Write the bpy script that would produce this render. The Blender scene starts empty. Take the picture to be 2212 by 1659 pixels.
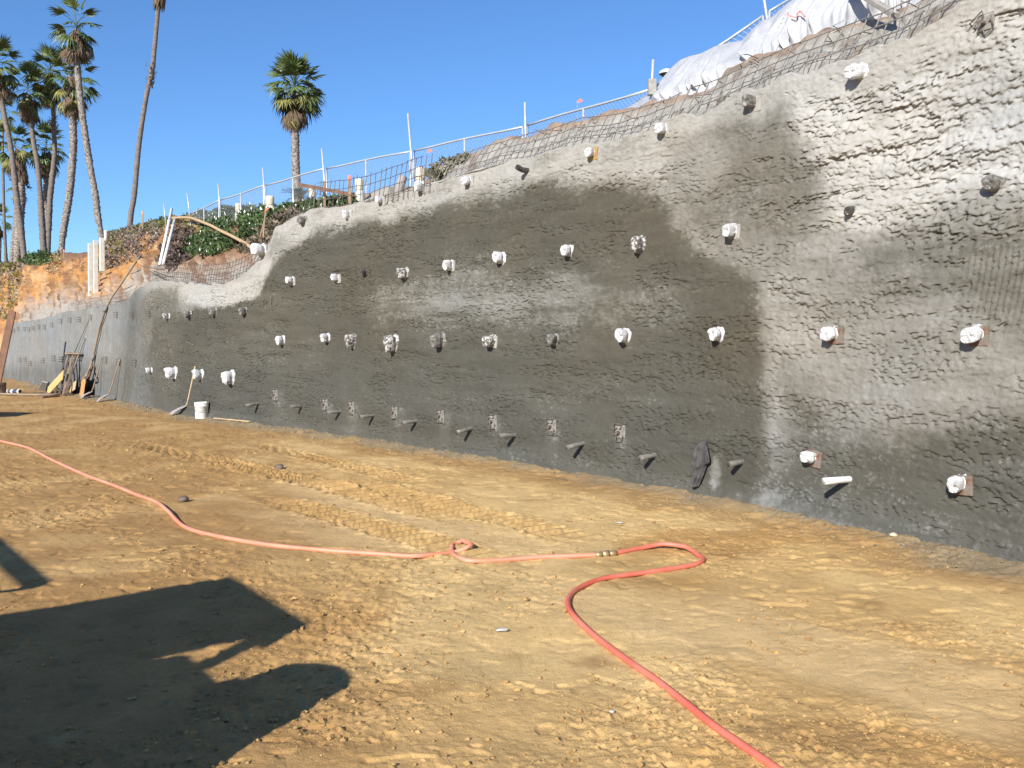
import bpy, bmesh, math, random
import numpy as np
from mathutils import Vector, Matrix, Euler, noise as mnoise

scene = bpy.context.scene
col = scene.collection
R = math.radians

# ------------------------------------------------------------------ camera, sky, sun, exposure
CX, CY, FPX = 1106.0, 829.5, 1916.0          # picture measured on a 2212 x 1659 grid
CAM_H, PITCH = 1.8, R(2.73)
cam_data = bpy.data.cameras.new("camera")
cam_data.sensor_width = 36.0
cam_data.lens = 36.0 * FPX / 2212.0
cam_data.clip_start, cam_data.clip_end = 0.05, 20000.0
cam = bpy.data.objects.new("camera", cam_data)
cam.location = (0, 0, CAM_H)
cam.rotation_euler = (math.pi / 2 - PITCH, 0, 0)
col.objects.link(cam)
scene.camera = cam

SUN_EL, SUN_AZ = R(27.0), R(24.0)            # travels forward and 24 deg to the right, from behind the camera
world = bpy.data.worlds.new("World")
scene.world = world
world.use_nodes = True
wn = world.node_tree
wn.nodes.clear()
sky = wn.nodes.new("ShaderNodeTexSky")
sky.sky_type = 'NISHITA'
sky.sun_disc = False
sky.sun_elevation = SUN_EL
sky.sun_rotation = math.pi + SUN_AZ
sky.altitude = 0.0
sky.air_density = 1.0
sky.dust_density = 0.0
sky.ozone_density = 9.0
bg = wn.nodes.new("ShaderNodeBackground")
bg.inputs[1].default_value = 0.105
wo = wn.nodes.new("ShaderNodeOutputWorld")
wn.links.new(sky.outputs[0], bg.inputs[0])
wn.links.new(bg.outputs[0], wo.inputs[0])

sun_data = bpy.data.lights.new("sun", 'SUN')
sun_data.energy = 4.9
sun_data.angle = R(0.53)
sun_data.color = (1.0, 0.94, 0.85)
sun = bpy.data.objects.new("sun", sun_data)
SUN_V = Vector((math.sin(SUN_AZ) * math.cos(SUN_EL), math.cos(SUN_AZ) * math.cos(SUN_EL), -math.sin(SUN_EL)))
sun.rotation_euler = SUN_V.to_track_quat('-Z', 'Y').to_euler()
sun.location = (-20, -40, 25)
col.objects.link(sun)

scene.view_settings.view_transform = 'Standard'
scene.view_settings.look = 'None'
scene.view_settings.exposure = 0.68
scene.view_settings.gamma = 1.0
scene.view_settings.use_curve_mapping = False
scene.cycles.max_bounces = 6
scene.cycles.transparent_max_bounces = 12

random.seed(11)
rng = np.random.default_rng(11)

# ------------------------------------------------------------------ numeric helpers
_tab = {}
def _table(seed):
    if seed not in _tab:
        _tab[seed] = np.random.default_rng(1000 + seed).random((256, 256))
    return _tab[seed]

def vnoise(x, y, seed=0):
    """smooth value noise in 0..1, vectorised"""
    t = _table(seed)
    xi = np.floor(x).astype(np.int64); yi = np.floor(y).astype(np.int64)
    fx = x - xi; fy = y - yi
    fx = fx * fx * fx * (fx * (fx * 6 - 15) + 10); fy = fy * fy * fy * (fy * (fy * 6 - 15) + 10)
    x0 = xi & 255; x1 = (xi + 1) & 255; y0 = yi & 255; y1 = (yi + 1) & 255
    return (t[x0, y0] * (1 - fx) * (1 - fy) + t[x1, y0] * fx * (1 - fy)
            + t[x0, y1] * (1 - fx) * fy + t[x1, y1] * fx * fy)

def fbm(x, y, seed=0, octv=4, gain=0.5):
    s = 0.0; a = 1.0; n = 0.0
    for o in range(octv):
        s = s + a * vnoise(x, y, seed + o); n += a
        x = x * 2.03 + 17.1; y = y * 2.03 + 9.7; a *= gain
    return s / n

def cells(x, y, seed=0):
    """distance to the nearest jittered cell centre and that cell's random number"""
    t1 = _table(seed); t2 = _table(seed + 50); t3 = _table(seed + 90)
    xi = np.floor(x).astype(np.int64); yi = np.floor(y).astype(np.int64)
    best = np.full(x.shape, 9.0); idv = np.zeros(x.shape)
    for dx in (-1, 0, 1):
        for dy in (-1, 0, 1):
            a = (xi + dx) & 255; b = (yi + dy) & 255
            d = (xi + dx + t1[a, b] - x) ** 2 + (yi + dy + t2[a, b] - y) ** 2
            m = d < best
            best = np.where(m, d, best); idv = np.where(m, t3[a, b], idv)
    return np.sqrt(best), idv

def sstep(a, b, x):
    t = np.clip((x - a) / (b - a), 0, 1)
    return t * t * (3 - 2 * t)

def poly_sd(px, py, poly):
    """signed distance to a polygon, negative inside"""
    poly = np.asarray(poly, float); n = len(poly)
    d = np.full(px.shape, 1e9); inside = np.zeros(px.shape, bool)
    for i in range(n):
        ax, ay = poly[i]; bx, by = poly[(i + 1) % n]
        ex, ey = bx - ax, by - ay
        L = ex * ex + ey * ey + 1e-12
        t = np.clip(((px - ax) * ex + (py - ay) * ey) / L, 0, 1)
        d = np.minimum(d, (px - ax - t * ex) ** 2 + (py - ay - t * ey) ** 2)
        c = ((ay > py) != (by > py)) & (px < (bx - ax) * (py - ay) / (by - ay + 1e-12) + ax)
        inside ^= c
    d = np.sqrt(d)
    return np.where(inside, -d, d)

CP, SP = math.cos(PITCH), math.sin(PITCH)
def ray(px, py):
    px = np.asarray(px, float); py = np.asarray(py, float)
    a = (px - CX) / FPX; b = -(py - CY) / FPX
    return a, CP + b * SP, -SP + b * CP       # horizontal x, forward y, up z  (camera at 0,0,CAM_H)

def ground_pt(px, py, z=0.0):
    a, f, u = ray(px, py)
    t = (z - CAM_H) / u
    return np.stack([a * t, f * t, np.full_like(t, z) if np.ndim(t) else np.float64(z)], -1)

def depth_pt(px, py, y):
    """point seen at px,py standing y metres ahead of the camera"""
    a, f, u = ray(px, py)
    t = y / f
    return Vector((float(a * t), float(y), float(CAM_H + u * t)))

def to_px(P):
    P = np.asarray(P, float)
    x, y, z = P[..., 0], P[..., 1], P[..., 2] - CAM_H
    f = y * CP - z * SP; u = y * SP + z * CP
    f = np.where(f < 0.05, 0.05, f)
    return CX + FPX * x / f, CY - FPX * u / f

# ------------------------------------------------------------------ the line of the retaining wall
base_px = [(30, 822), (100, 839), (200, 860), (250, 868), (380, 896), (437, 906), (700, 938), (1000, 985),
           (1330, 1038), (1640, 1095), (1930, 1163), (2212, 1230)]
bp = np.array([ground_pt(x, y)[:2] for x, y in base_px])
o = np.argsort(bp[:, 0]); bp = bp[o]
sl0 = (bp[3, 1] - bp[0, 1]) / (bp[3, 0] - bp[0, 0])
GX = np.arange(-60, 9, 0.05)
GY = np.interp(GX, bp[:, 0], bp[:, 1])
GY = np.where(GX < bp[0, 0], bp[0, 1] + sl0 * (GX - bp[0, 0]), GY)
GY = np.where(GX > bp[-1, 0], bp[-1, 1] - 1.9 * (GX - bp[-1, 0]), GY)
k = np.exp(-0.5 * (np.arange(-60, 61) * 0.05 / 0.7) ** 2); k /= k.sum()
GY = np.convolve(np.pad(GY, 60, mode='reflect', reflect_type='odd'), k, 'valid')
GS = np.gradient(GY, GX)
ARC = np.concatenate([[0], np.cumsum(np.hypot(np.diff(GX), np.diff(GY)))])
ARC = ARC[-1] - ARC                             # grows to the left, away from the camera
def g(x): return np.interp(x, GX, GY)
def gs(x): return np.interp(x, GX, GS)
def arc(x): return np.interp(x, GX, ARC)
def x_of_arc(s): return np.interp(s, ARC[::-1], GX[::-1])
BATTER = 0.09

def back_n(x):
    m = gs(x); L = np.sqrt(1 + m * m)
    return -m / L, 1 / L                        # unit vector pointing into the bluff

def macro(s, z):
    return 0.16 * (fbm(s / 2.6, z / 1.7 + 3, 3, 3) - 0.5) + 0.07 * (fbm(s / 0.9, z / 0.55, 7, 2) - 0.5)

def wall_uv(px, py, setback=0.0):
    """x0 (foot on the wall line), height and point where the ray meets the wall face moved back by setback"""
    px = np.atleast_1d(np.asarray(px, float)); py = np.atleast_1d(np.asarray(py, float))
    a, f, u = ray(px, py)
    lo = np.full(px.shape, 0.5); hi = np.full(px.shape, 160.0)
    sb = np.broadcast_to(np.asarray(setback, float), px.shape)
    def foot(t):
        x = a * t; y = f * t
        q = (y - g(x)) / np.sqrt(1 + gs(x) ** 2)
        x0 = x.copy()
        for _ in range(3):
            nx, ny = back_n(x0)
            x0 = x - nx * q
        return x, y, q, x0
    for _ in range(46):
        t = 0.5 * (lo + hi)
        x, y, q, x0 = foot(t)
        z = CAM_H + u * t
        F = q - (BATTER * z + sb - macro(arc(x0), z) * (sb < 0.01))
        lo = np.where(F < 0, t, lo); hi = np.where(F < 0, hi, t)
    x, y, q, x0 = foot(hi)
    z = CAM_H + u * hi
    return x0, z, np.stack([x, y, z], -1)

def wall_pt(px, py, setback=0.0):
    return Vector(wall_uv(px, py, setback)[2][0])

def frame_at(px, py, setback=0.0):
    """matrix with x = right along the wall, y = up, z = out of the wall, at a spot on the wall"""
    x0, z, P = wall_uv(px, py, setback)
    nx, ny = back_n(x0)
    out = Vector((-nx[0], -ny[0], 0)).normalized()
    up = Vector((0, 0, 1))
    right = up.cross(out)
    M = Matrix((right, up, out)).transposed().to_4x4()
    M.translation = Vector(P[0])
    return M, float(P[0][1])

def wall_xyz(x0, z, off):
    nx, ny = back_n(x0)
    q = BATTER * z - off
    return np.stack([x0 + nx * q, g(x0) + ny * q, z], -1)

# ------------------------------------------------------------------ object helpers
def tag(o, label=None, cat=None, group=None, kind=None):
    if label: o["label"] = label
    if cat: o["category"] = cat
    if group: o["group"] = group
    if kind: o["kind"] = kind
    return o

def empty(name, loc=(0, 0, 0), rot=None, matrix=None):
    o = bpy.data.objects.new(name, None)
    o.empty_display_size = 0.1
    if matrix is not None: o.matrix_world = matrix
    else:
        o.location = loc
        if rot: o.rotation_euler = rot
    col.objects.link(o)
    return o

def link(name, me, mat=None, parent=None, smooth=False):
    o = bpy.data.objects.new(name, me)
    if mat is not None and not me.materials: me.materials.append(mat)
    if smooth:
        me.polygons.foreach_set("use_smooth", np.ones(len(me.polygons), bool))
    col.objects.link(o)
    if parent is not None: o.parent = parent
    return o

def grid_mesh(name, V, attrs=None, close_u=False):
    n, m = V.shape[:2]
    me = bpy.data.meshes.new(name)
    idx = np.arange(n * m).reshape(n, m)
    if close_u: idx = np.concatenate([idx, idx[:1]], 0)
    q = np.stack([idx[:-1, :-1], idx[1:, :-1], idx[1:, 1:], idx[:-1, 1:]], -1).reshape(-1, 4)
    me.vertices.add(n * m)
    me.vertices.foreach_set("co", np.ascontiguousarray(V.reshape(-1), dtype=np.float32))
    me.loops.add(q.size)
    me.loops.foreach_set("vertex_index", np.ascontiguousarray(q.reshape(-1), dtype=np.int32))
    me.polygons.add(len(q))
    me.polygons.foreach_set("loop_start", np.arange(0, q.size, 4, dtype=np.int32))
    me.update(calc_edges=True)
    add_attrs(me, attrs)
    return me

def add_attrs(me, attrs):
    for k, a in (attrs or {}).items():
        a = np.asarray(a, np.float32)
        if a.ndim > 1 and a.shape[-1] in (3, 4) and a.size != len(me.vertices):
            a = a.reshape(len(me.vertices), -1)
            if a.shape[1] == 3: a = np.concatenate([a, np.ones((len(a), 1), np.float32)], 1)
            at = me.attributes.new(k, 'FLOAT_COLOR', 'POINT')
            at.data.foreach_set("color", np.ascontiguousarray(a.reshape(-1)))
        else:
            at = me.attributes.new(k, 'FLOAT', 'POINT')
            at.data.foreach_set("value", np.ascontiguousarray(a.reshape(-1)))

def poly_mesh(name, V, F, attrs=None):
    me = bpy.data.meshes.new(name)
    me.from_pydata([tuple(v) for v in V], [], [tuple(int(i) for i in f) for f in F])
    me.update()
    add_attrs(me, attrs)
    return me

class MB:
    """collects simple shapes into one mesh"""
    def __init__(s): s.v = []; s.f = []
    def add(s, v, f):
        b = len(s.v); s.v += [tuple(p) for p in v]; s.f += [tuple(i + b for i in q) for q in f]; return s
    def box(s, c, h, M=None, taper=1.0):
        pts = []
        for z in (-1, 1):
            k = taper if z > 0 else 1.0
            for x, y in ((-1, -1), (1, -1), (1, 1), (-1, 1)):
                p = Vector((x * h[0] * k, y * h[1] * k, z * h[2]))
                if M is not None: p = M @ p
                pts.append(Vector(c) + p)
        return s.add(pts, [(3, 2, 1, 0), (4, 5, 6, 7), (0, 1, 5, 4), (1, 2, 6, 5), (2, 3, 7, 6), (3, 0, 4, 7)])
    def beam(s, a, b, w, h, up=(0, 0, 1)):
        a = Vector(a); b = Vector(b); d = (b - a).normalized(); u = Vector(up)
        r = d.cross(u)
        if r.length < 1e-4: r = d.cross(Vector((1, 0, 0)))
        r.normalize(); u = r.cross(d)
        pts = []
        for p in (a, b):
            for x, y in ((-1, -1), (1, -1), (1, 1), (-1, 1)):
                pts.append(p + r * x * w / 2 + u * y * h / 2)
        return s.add(pts, [(0, 1, 2, 3), (7, 6, 5, 4), (4, 5, 1, 0), (5, 6, 2, 1), (6, 7, 3, 2), (7, 4, 0, 3)])
    def tube(s, pts, r, n=6, cap=True):
        pts = [Vector(p) for p in pts]
        rr = r if isinstance(r, (list, tuple, np.ndarray)) else [r] * len(pts)
        V = []; prev = None
        for i, p in enumerate(pts):
            d = (pts[min(i + 1, len(pts) - 1)] - pts[max(i - 1, 0)])
            d = d.normalized() if d.length > 1e-9 else Vector((0, 0, 1))
            if prev is None:
                prev = d.cross(Vector((0, 0, 1)) if abs(d.z) < 0.9 else Vector((1, 0, 0))).normalized()
            u = (prev - d * prev.dot(d)).normalized(); prev = u
            w = d.cross(u)
            for k in range(n):
                a = 2 * math.pi * k / n
                V.append(p + (u * math.cos(a) + w * math.sin(a)) * rr[i])
        F = []
        for i in range(len(pts) - 1):
            for k in range(n):
                k2 = (k + 1) % n
                F.append((i * n + k, i * n + k2, (i + 1) * n + k2, (i + 1) * n + k))
        if cap:
            F.append(tuple(range(n - 1, -1, -1))); F.append(tuple((len(pts) - 1) * n + k for k in range(n)))
        return s.add(V, F)
    def lathe(s, prof, n=24, M=None):
        V = []
        for r, z in prof:
            for k in range(n):
                a = 2 * math.pi * k / n
                p = Vector((r * math.cos(a), r * math.sin(a), z))
                V.append(M @ p if M is not None else p)
        F = []
        for i in range(len(prof) - 1):
            for k in range(n):
                k2 = (k + 1) % n
                F.append((i * n + k, i * n + k2, (i + 1) * n + k2, (i + 1) * n + k))
        return s.add(V, F)
    def mesh(s, name): return poly_mesh(name, s.v, s.f)
    def build(s, name, mat, parent=None, smooth=False, bevel=0.0):
        o = link(name, s.mesh(name), mat, parent, smooth)
        if bevel:
            b = o.modifiers.new("edge", 'BEVEL'); b.width = bevel; b.segments = 2; b.limit_method = 'ANGLE'
        return o

ORD = ["first", "second", "third", "fourth", "fifth", "sixth", "seventh", "eighth", "ninth", "tenth", "eleventh",
       "twelfth", "thirteenth", "fourteenth", "fifteenth", "sixteenth", "seventeenth", "eighteenth"]

# ------------------------------------------------------------------ materials
def newmat(name):
    m = bpy.data.materials.new(name); m.use_nodes = True
    nt = m.node_tree; nt.nodes.clear()
    out = nt.nodes.new("ShaderNodeOutputMaterial"); b = nt.nodes.new("ShaderNodeBsdfPrincipled")
    nt.links.new(b.outputs[0], out.inputs[0])
    return m, nt, b

def N(nt, t, **kw):
    n = nt.nodes.new(t)
    for k, v in kw.items(): setattr(n, k, v)
    return n

def noise_node(nt, vec, scale, detail=4, rough=0.55):
    n = N(nt, "ShaderNodeTexNoise"); n.inputs["Scale"].default_value = scale
    n.inputs["Detail"].default_value = detail; n.inputs["Roughness"].default_value = rough
    nt.links.new(vec, n.inputs["Vector"]); return n

def ramp(nt, fac, stops):
    r = N(nt, "ShaderNodeValToRGB"); e = r.color_ramp.elements
    while len(e) < len(stops): e.new(0.5)
    for i, (p, c) in enumerate(stops):
        e[i].position = p; e[i].color = (*c, 1) if len(c) == 3 else c
    nt.links.new(fac, r.inputs[0]); return r

def mixc(nt, a, b, fac, mode='MIX'):
    m = N(nt, "ShaderNodeMix", data_type='RGBA', blend_type=mode)
    for s, v in ((0, fac), (6, a), (7, b)):
        if hasattr(v, "links"): nt.links.new(v, m.inputs[s])
        else: m.inputs[s].default_value = v if not isinstance(v, tuple) else (*v, 1)
    return m.outputs[2]

def bump(nt, b, height, strength, dist):
    bm = N(nt, "ShaderNodeBump"); bm.inputs["Strength"].default_value = strength; bm.inputs["Distance"].default_value = dist
    nt.links.new(height, bm.inputs["Height"]); nt.links.new(bm.outputs[0], b.inputs["Normal"])

def simple(name, c1, c2=None, scale=8.0, rough=0.7, metal=0.0, bumps=0.0, bdist=0.004, spec=None, stretch=None, lo=0.35, hi=0.65):
    """two-tone noisy material: base colour c1 with patches of c2"""
    m, nt, b = newmat(name)
    tc = N(nt, "ShaderNodeTexCoord"); vec = tc.outputs["Object"]
    if stretch:
        mp = N(nt, "ShaderNodeMapping"); mp.inputs["Scale"].default_value = stretch
        nt.links.new(vec, mp.inputs[0]); vec = mp.outputs[0]
    nz = noise_node(nt, vec, scale, 5)
    r = ramp(nt, nz.outputs[0], [(lo, c1), (hi, c2 or c1)])
    nt.links.new(r.outputs[0], b.inputs["Base Color"])
    b.inputs["Roughness"].default_value = rough; b.inputs["Metallic"].default_value = metal
    if spec is not None: b.inputs["Specular IOR Level"].default_value = spec
    if bumps: bump(nt, b, noise_node(nt, vec, scale * 4, 4).outputs[0], bumps, bdist)
    return m

M = {}
# sprayed concrete: colour follows how dry each area is (a stored tone), plus cement fines
m, nt, b = newmat("shotcrete"); M["shotcrete"] = m
at = N(nt, "ShaderNodeAttribute", attribute_name="tone")
tc = N(nt, "ShaderNodeTexCoord")
n1 = noise_node(nt, tc.outputs["Object"], 9.0, 6, 0.65)
n2 = noise_node(nt, tc.outputs["Object"], 55.0, 4, 0.6)
ma = N(nt, "ShaderNodeMath", operation='MULTIPLY_ADD'); ma.inputs[1].default_value = 0.34
nt.links.new(n1.outputs[0], ma.inputs[0]); nt.links.new(at.outputs["Fac"], ma.inputs[2])
mb_ = N(nt, "ShaderNodeMath", operation='MULTIPLY_ADD'); mb_.inputs[1].default_value = 0.22
nt.links.new(n2.outputs[0], mb_.inputs[0]); nt.links.new(ma.outputs[0], mb_.inputs[2])
ms = N(nt, "ShaderNodeMath", operation='SUBTRACT'); ms.inputs[1].default_value = 0.28
nt.links.new(mb_.outputs[0], ms.inputs[0])
r = ramp(nt, ms.outputs[0], [(0.0, (0.062, 0.057, 0.043)), (0.30, (0.093, 0.087, 0.068)), (0.62, (0.218, 0.210, 0.187)), (1.0, (0.42, 0.410, 0.384))])
at2 = N(nt, "ShaderNodeAttribute", attribute_name="tint")
c = mixc(nt, r.outputs[0], at2.outputs["Color"], 1.0, 'MULTIPLY')
nt.links.new(c, b.inputs["Base Color"])
rr = ramp(nt, at.outputs["Fac"], [(0.0, (0.62,) * 3), (0.5, (0.9,) * 3)])
nt.links.new(rr.outputs[0], b.inputs["Roughness"])
b.inputs["Specular IOR Level"].default_value = 0.12
n3 = noise_node(nt, tc.outputs["Object"], 60.0, 6, 0.7)
bump(nt, b, n3.outputs[0], 0.7, 0.010)

def vcol_mat(name, attr, var=0.35, scale=14.0, rough=0.92, bstr=0.6, bdist=0.01, bscale=70.0, spec=0.15):
    m, nt, b = newmat(name)
    at = N(nt, "ShaderNodeAttribute", attribute_name=attr); tc = N(nt, "ShaderNodeTexCoord")
    na = noise_node(nt, tc.outputs["Object"], scale, 6, 0.65)
    nb = noise_node(nt, tc.outputs["Object"], scale * 9, 3, 0.6)
    ra = ramp(nt, na.outputs[0], [(0.25, (1 - var,) * 3), (0.75, (1 + var * 0.55,) * 3)])
    rb = ramp(nt, nb.outputs[0], [(0.3, (1 - var * 0.6,) * 3), (0.7, (1 + var * 0.3,) * 3)])
    c = mixc(nt, at.outputs["Color"], ra.outputs[0], 1.0, 'MULTIPLY')
    c = mixc(nt, c, rb.outputs[0], 1.0, 'MULTIPLY')
    nt.links.new(c, b.inputs["Base Color"]); b.inputs["Roughness"].default_value = rough
    b.inputs["Specular IOR Level"].default_value = spec
    nc = noise_node(nt, tc.outputs["Object"], bscale, 5, 0.7)
    bump(nt, b, nc.outputs[0], bstr, bdist)
    return m
M["sand"] = vcol_mat("sand", "col", 0.22, 3.0, 0.95, 0.7, 0.012, 80.0)
M["soil"] = vcol_mat("soil", "col", 0.38, 5.0, 0.95, 0.8, 0.03, 18.0)
M["leafcol"] = vcol_mat("leafcol", "col", 0.15, 3.0, 0.6, 0.0, 0.001, 20.0, 0.3)

M["galv"] = simple("galvanised_steel", (0.42, 0.44, 0.46), (0.52, 0.54, 0.56), 20, 0.45, 0.3)
M["rebar"] = simple("rebar_steel", (0.10, 0.075, 0.06), (0.20, 0.17, 0.145), 30, 0.8, 0.2)
M["rebar_pale"] = simple("rebar_cement_dusted", (0.15, 0.135, 0.12), (0.26, 0.24, 0.215), 25, 0.9)
M["rust"] = simple("rusty_plate", (0.16, 0.07, 0.035), (0.19, 0.165, 0.14), 14, 0.85, 0.1, 0.4, lo=0.42, hi=0.62)
M["plate_grey"] = simple("cement_plate", (0.24, 0.23, 0.205), (0.33, 0.315, 0.285), 18, 0.9, 0, 0.4)
M["pad"] = simple("recess_pad", (0.17, 0.165, 0.15), (0.26, 0.25, 0.23), 18, 0.9, 0, 0.4)
M["plate_wood"] = simple("timber_plate", (0.42, 0.27, 0.09), (0.26, 0.17, 0.08), 20, 0.85, 0, 0.3)
M["pvc"] = simple("white_pvc", (0.76, 0.75, 0.72), (0.60, 0.59, 0.56), 12, 0.45)
M["pvc_dirty"] = simple("cement_spattered_pvc", (0.12, 0.112, 0.098), (0.20, 0.19, 0.17), 22, 0.8, 0, 0.5)
M["pvc_spat"] = simple("half_spattered_pvc", (0.13, 0.122, 0.105), (0.52, 0.50, 0.46), 9, 0.7, 0, 0.4, lo=0.54, hi=0.64)
M["hole"] = simple("pipe_inside", (0.02, 0.02, 0.02), None, 5, 0.9)
M["cloth"] = simple("dark_cloth", (0.035, 0.035, 0.038), (0.085, 0.08, 0.075), 12, 0.9, 0, 0.5)
M["wood"] = simple("weathered_wood", (0.33, 0.23, 0.14), (0.20, 0.14, 0.09), 6, 0.85, 0, 0.4, stretch=(1, 1, 0.15))
M["wood_pale"] = simple("pale_wood", (0.56, 0.42, 0.24), (0.40, 0.29, 0.16), 6, 0.8, 0, 0.3)
M["wood_dark"] = simple("dark_wood", (0.075, 0.055, 0.045), (0.16, 0.12, 0.09), 8, 0.85, 0, 0.4)
M["wood_brown"] = simple("brown_board", (0.20, 0.105, 0.065), (0.13, 0.07, 0.045), 5, 0.85, 0, 0.4)
M["ply"] = simple("yellow_plywood", (0.62, 0.42, 0.16), (0.48, 0.31, 0.12), 7, 0.8, 0, 0.2)
M["ply_orange"] = simple("orange_plywood", (0.55, 0.30, 0.11), (0.42, 0.22, 0.08), 7, 0.8, 0, 0.2)
M["concrete"] = simple("cast_concrete", (0.62, 0.60, 0.54), (0.50, 0.48, 0.43), 7, 0.9, 0, 0.3)
M["conc_cream"] = simple("cream_concrete", (0.66, 0.59, 0.46), (0.54, 0.48, 0.37), 9, 0.9, 0, 0.3)
M["conc_grey"] = simple("grey_concrete", (0.24, 0.22, 0.20), (0.32, 0.30, 0.27), 9, 0.95, 0, 0.3)
M["hose_red"] = simple("dusty_red_hose", (0.60, 0.20, 0.115), (0.64, 0.29, 0.195), 3, 0.55, lo=0.3, hi=0.7)
M["hose_red2"] = simple("clean_red_hose", (0.60, 0.115, 0.075), (0.62, 0.21, 0.14), 3, 0.5, lo=0.35, hi=0.75)
M["hose_tan"] = simple("tan_hose", (0.46, 0.32, 0.17), (0.38, 0.27, 0.15), 4, 0.7)
M["hose_brown"] = simple("grey_brown_hose", (0.30, 0.225, 0.145), (0.22, 0.17, 0.12), 4, 0.8)
M["brass"] = simple("dusty_brass", (0.45, 0.32, 0.16), (0.30, 0.22, 0.13), 20, 0.5, 0.5)
M["bucket"] = simple("bucket_plastic", (0.76, 0.75, 0.70), (0.60, 0.58, 0.53), 6, 0.5, lo=0.5, hi=0.7)
M["bucket_dark"] = simple("dark_bucket_plastic", (0.07, 0.05, 0.05), (0.12, 0.09, 0.08), 6, 0.5)
M["steel_dull"] = simple("dull_shovel_steel", (0.30, 0.27, 0.25), (0.40, 0.36, 0.33), 12, 0.6, 0.3)
M["bottle"] = simple("scuffed_clear_plastic", (0.50, 0.50, 0.50), (0.36, 0.35, 0.33), 30, 0.35)
M["orange"] = simple("fluorescent_paint", (0.85, 0.16, 0.10), (0.85, 0.24, 0.16), 12, 0.7)
M["redink"] = simple("red_ink", (0.75, 0.16, 0.13), (0.80, 0.30, 0.26), 8, 0.7)
M["black"] = simple("black_rubber", (0.02, 0.02, 0.02), (0.04, 0.04, 0.04), 9, 0.8)
M["yellow"] = simple("machine_yellow", (0.62, 0.36, 0.04), (0.50, 0.28, 0.04), 4, 0.45)
M["machine_grey"] = simple("machine_dark_grey", (0.06, 0.06, 0.06), (0.10, 0.10, 0.10), 6, 0.6)
M["pebble"] = simple("pale_pebble", (0.62, 0.50, 0.34), (0.52, 0.41, 0.27), 30, 0.7)
M["frond"] = simple("fan_frond", (0.065, 0.105, 0.03), (0.13, 0.165, 0.05), 2.5, 0.5)
M["frond_y"] = simple("fading_frond", (0.20, 0.19, 0.045), (0.13, 0.14, 0.04), 3, 0.6)
M["frond_d"] = simple("dead_frond", (0.185, 0.13, 0.075), (0.095, 0.065, 0.042), 3, 0.85)
M["frond_p"] = simple("palm_leaf_dark", (0.04, 0.07, 0.02), (0.07, 0.10, 0.03), 3, 0.5)
M["trunk"] = simple("palm_trunk", (0.21, 0.18, 0.155), (0.12, 0.10, 0.09), 5, 0.95, 0, 0.6, 0.02, stretch=(1, 1, 2.5))
M["trunk_boot"] = simple("palm_boots", (0.36, 0.32, 0.28), (0.075, 0.06, 0.052), 9, 0.95, 0, 0.7, 0.03)

def bag_mat(name, c1, c2, lo, hi, scale=14):
    m, nt, b = newmat(name)
    tc = N(nt, "ShaderNodeTexCoord"); oi = N(nt, "ShaderNodeObjectInfo")
    va = N(nt, "ShaderNodeVectorMath", operation='ADD'); nt.links.new(tc.outputs["Object"], va.inputs[0]); nt.links.new(oi.outputs["Random"], va.inputs[1])
    r = ramp(nt, noise_node(nt, va.outputs[0], scale, 5, 0.7).outputs[0], [(lo, c1), (hi, c2)])
    nt.links.new(r.outputs[0], b.inputs["Base Color"]); b.inputs["Roughness"].default_value = 0.42
    tr = N(nt, "ShaderNodeBsdfTranslucent"); nt.links.new(r.outputs[0], tr.inputs[0])
    mx = N(nt, "ShaderNodeMixShader"); mx.inputs[0].default_value = 0.12
    nt.links.new(b.outputs[0], mx.inputs[1]); nt.links.new(tr.outputs[0], mx.inputs[2])
    outn = [n for n in nt.nodes if n.type == 'OUTPUT_MATERIAL'][0]
    nt.links.new(mx.outputs[0], outn.inputs[0])
    return m
M["bag"] = bag_mat("white_plastic_bag", (0.58, 0.58, 0.59), (0.44, 0.435, 0.42), 0.5, 0.75)
M["bag_spat"] = bag_mat("spattered_plastic_bag", (0.55, 0.54, 0.52), (0.13, 0.12, 0.105), 0.44, 0.52, 22)
M["bag_grey"] = bag_mat("cement_coated_bag", (0.115, 0.108, 0.095), (0.34, 0.325, 0.30), 0.42, 0.7)
M["bag_dark"] = bag_mat("dark_coated_bag", (0.05, 0.047, 0.042), (0.10, 0.095, 0.085), 0.4, 0.7)
M["sheet"] = bag_mat("plastic_sheeting", (0.47, 0.48, 0.50), (0.39, 0.40, 0.42), 0.4, 0.7)

# ------------------------------------------------------------------ retaining wall of sprayed concrete
TOP = [(-80, 715), (0, 703), (28, 698), (76, 693), (139, 675), (203, 665), (253, 657), (276, 650), (291, 629), (317, 612), (355, 607),
       (380, 609), (431, 616), (481, 612), (519, 599), (549, 572), (567, 552), (587, 514), (595, 489), (617, 479), (655, 464),
       (673, 451), (719, 446), (795, 436), (845, 421), (895, 406), (950, 391), (1016, 371), (1080, 353), (1168, 336),
       (1219, 315), (1295, 310), (1371, 292), (1434, 265), (1498, 250), (1572, 217), (1640, 188), (1689, 172), (1778, 143),
       (1876, 112), (1974, 70), (2072, 14), (2212, -70), (2600, -330)]
TOPX = np.array([p[0] for p in TOP], float); TOPY = np.array([p[1] for p in TOP], float)
tx0, tz, _ = wall_uv(TOPX, TOPY)
oo = np.argsort(tx0)
def ztop(x0): return np.interp(x0, tx0[oo], tz[oo])

x_left = float(wall_uv(12, 760)[0][0])
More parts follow.
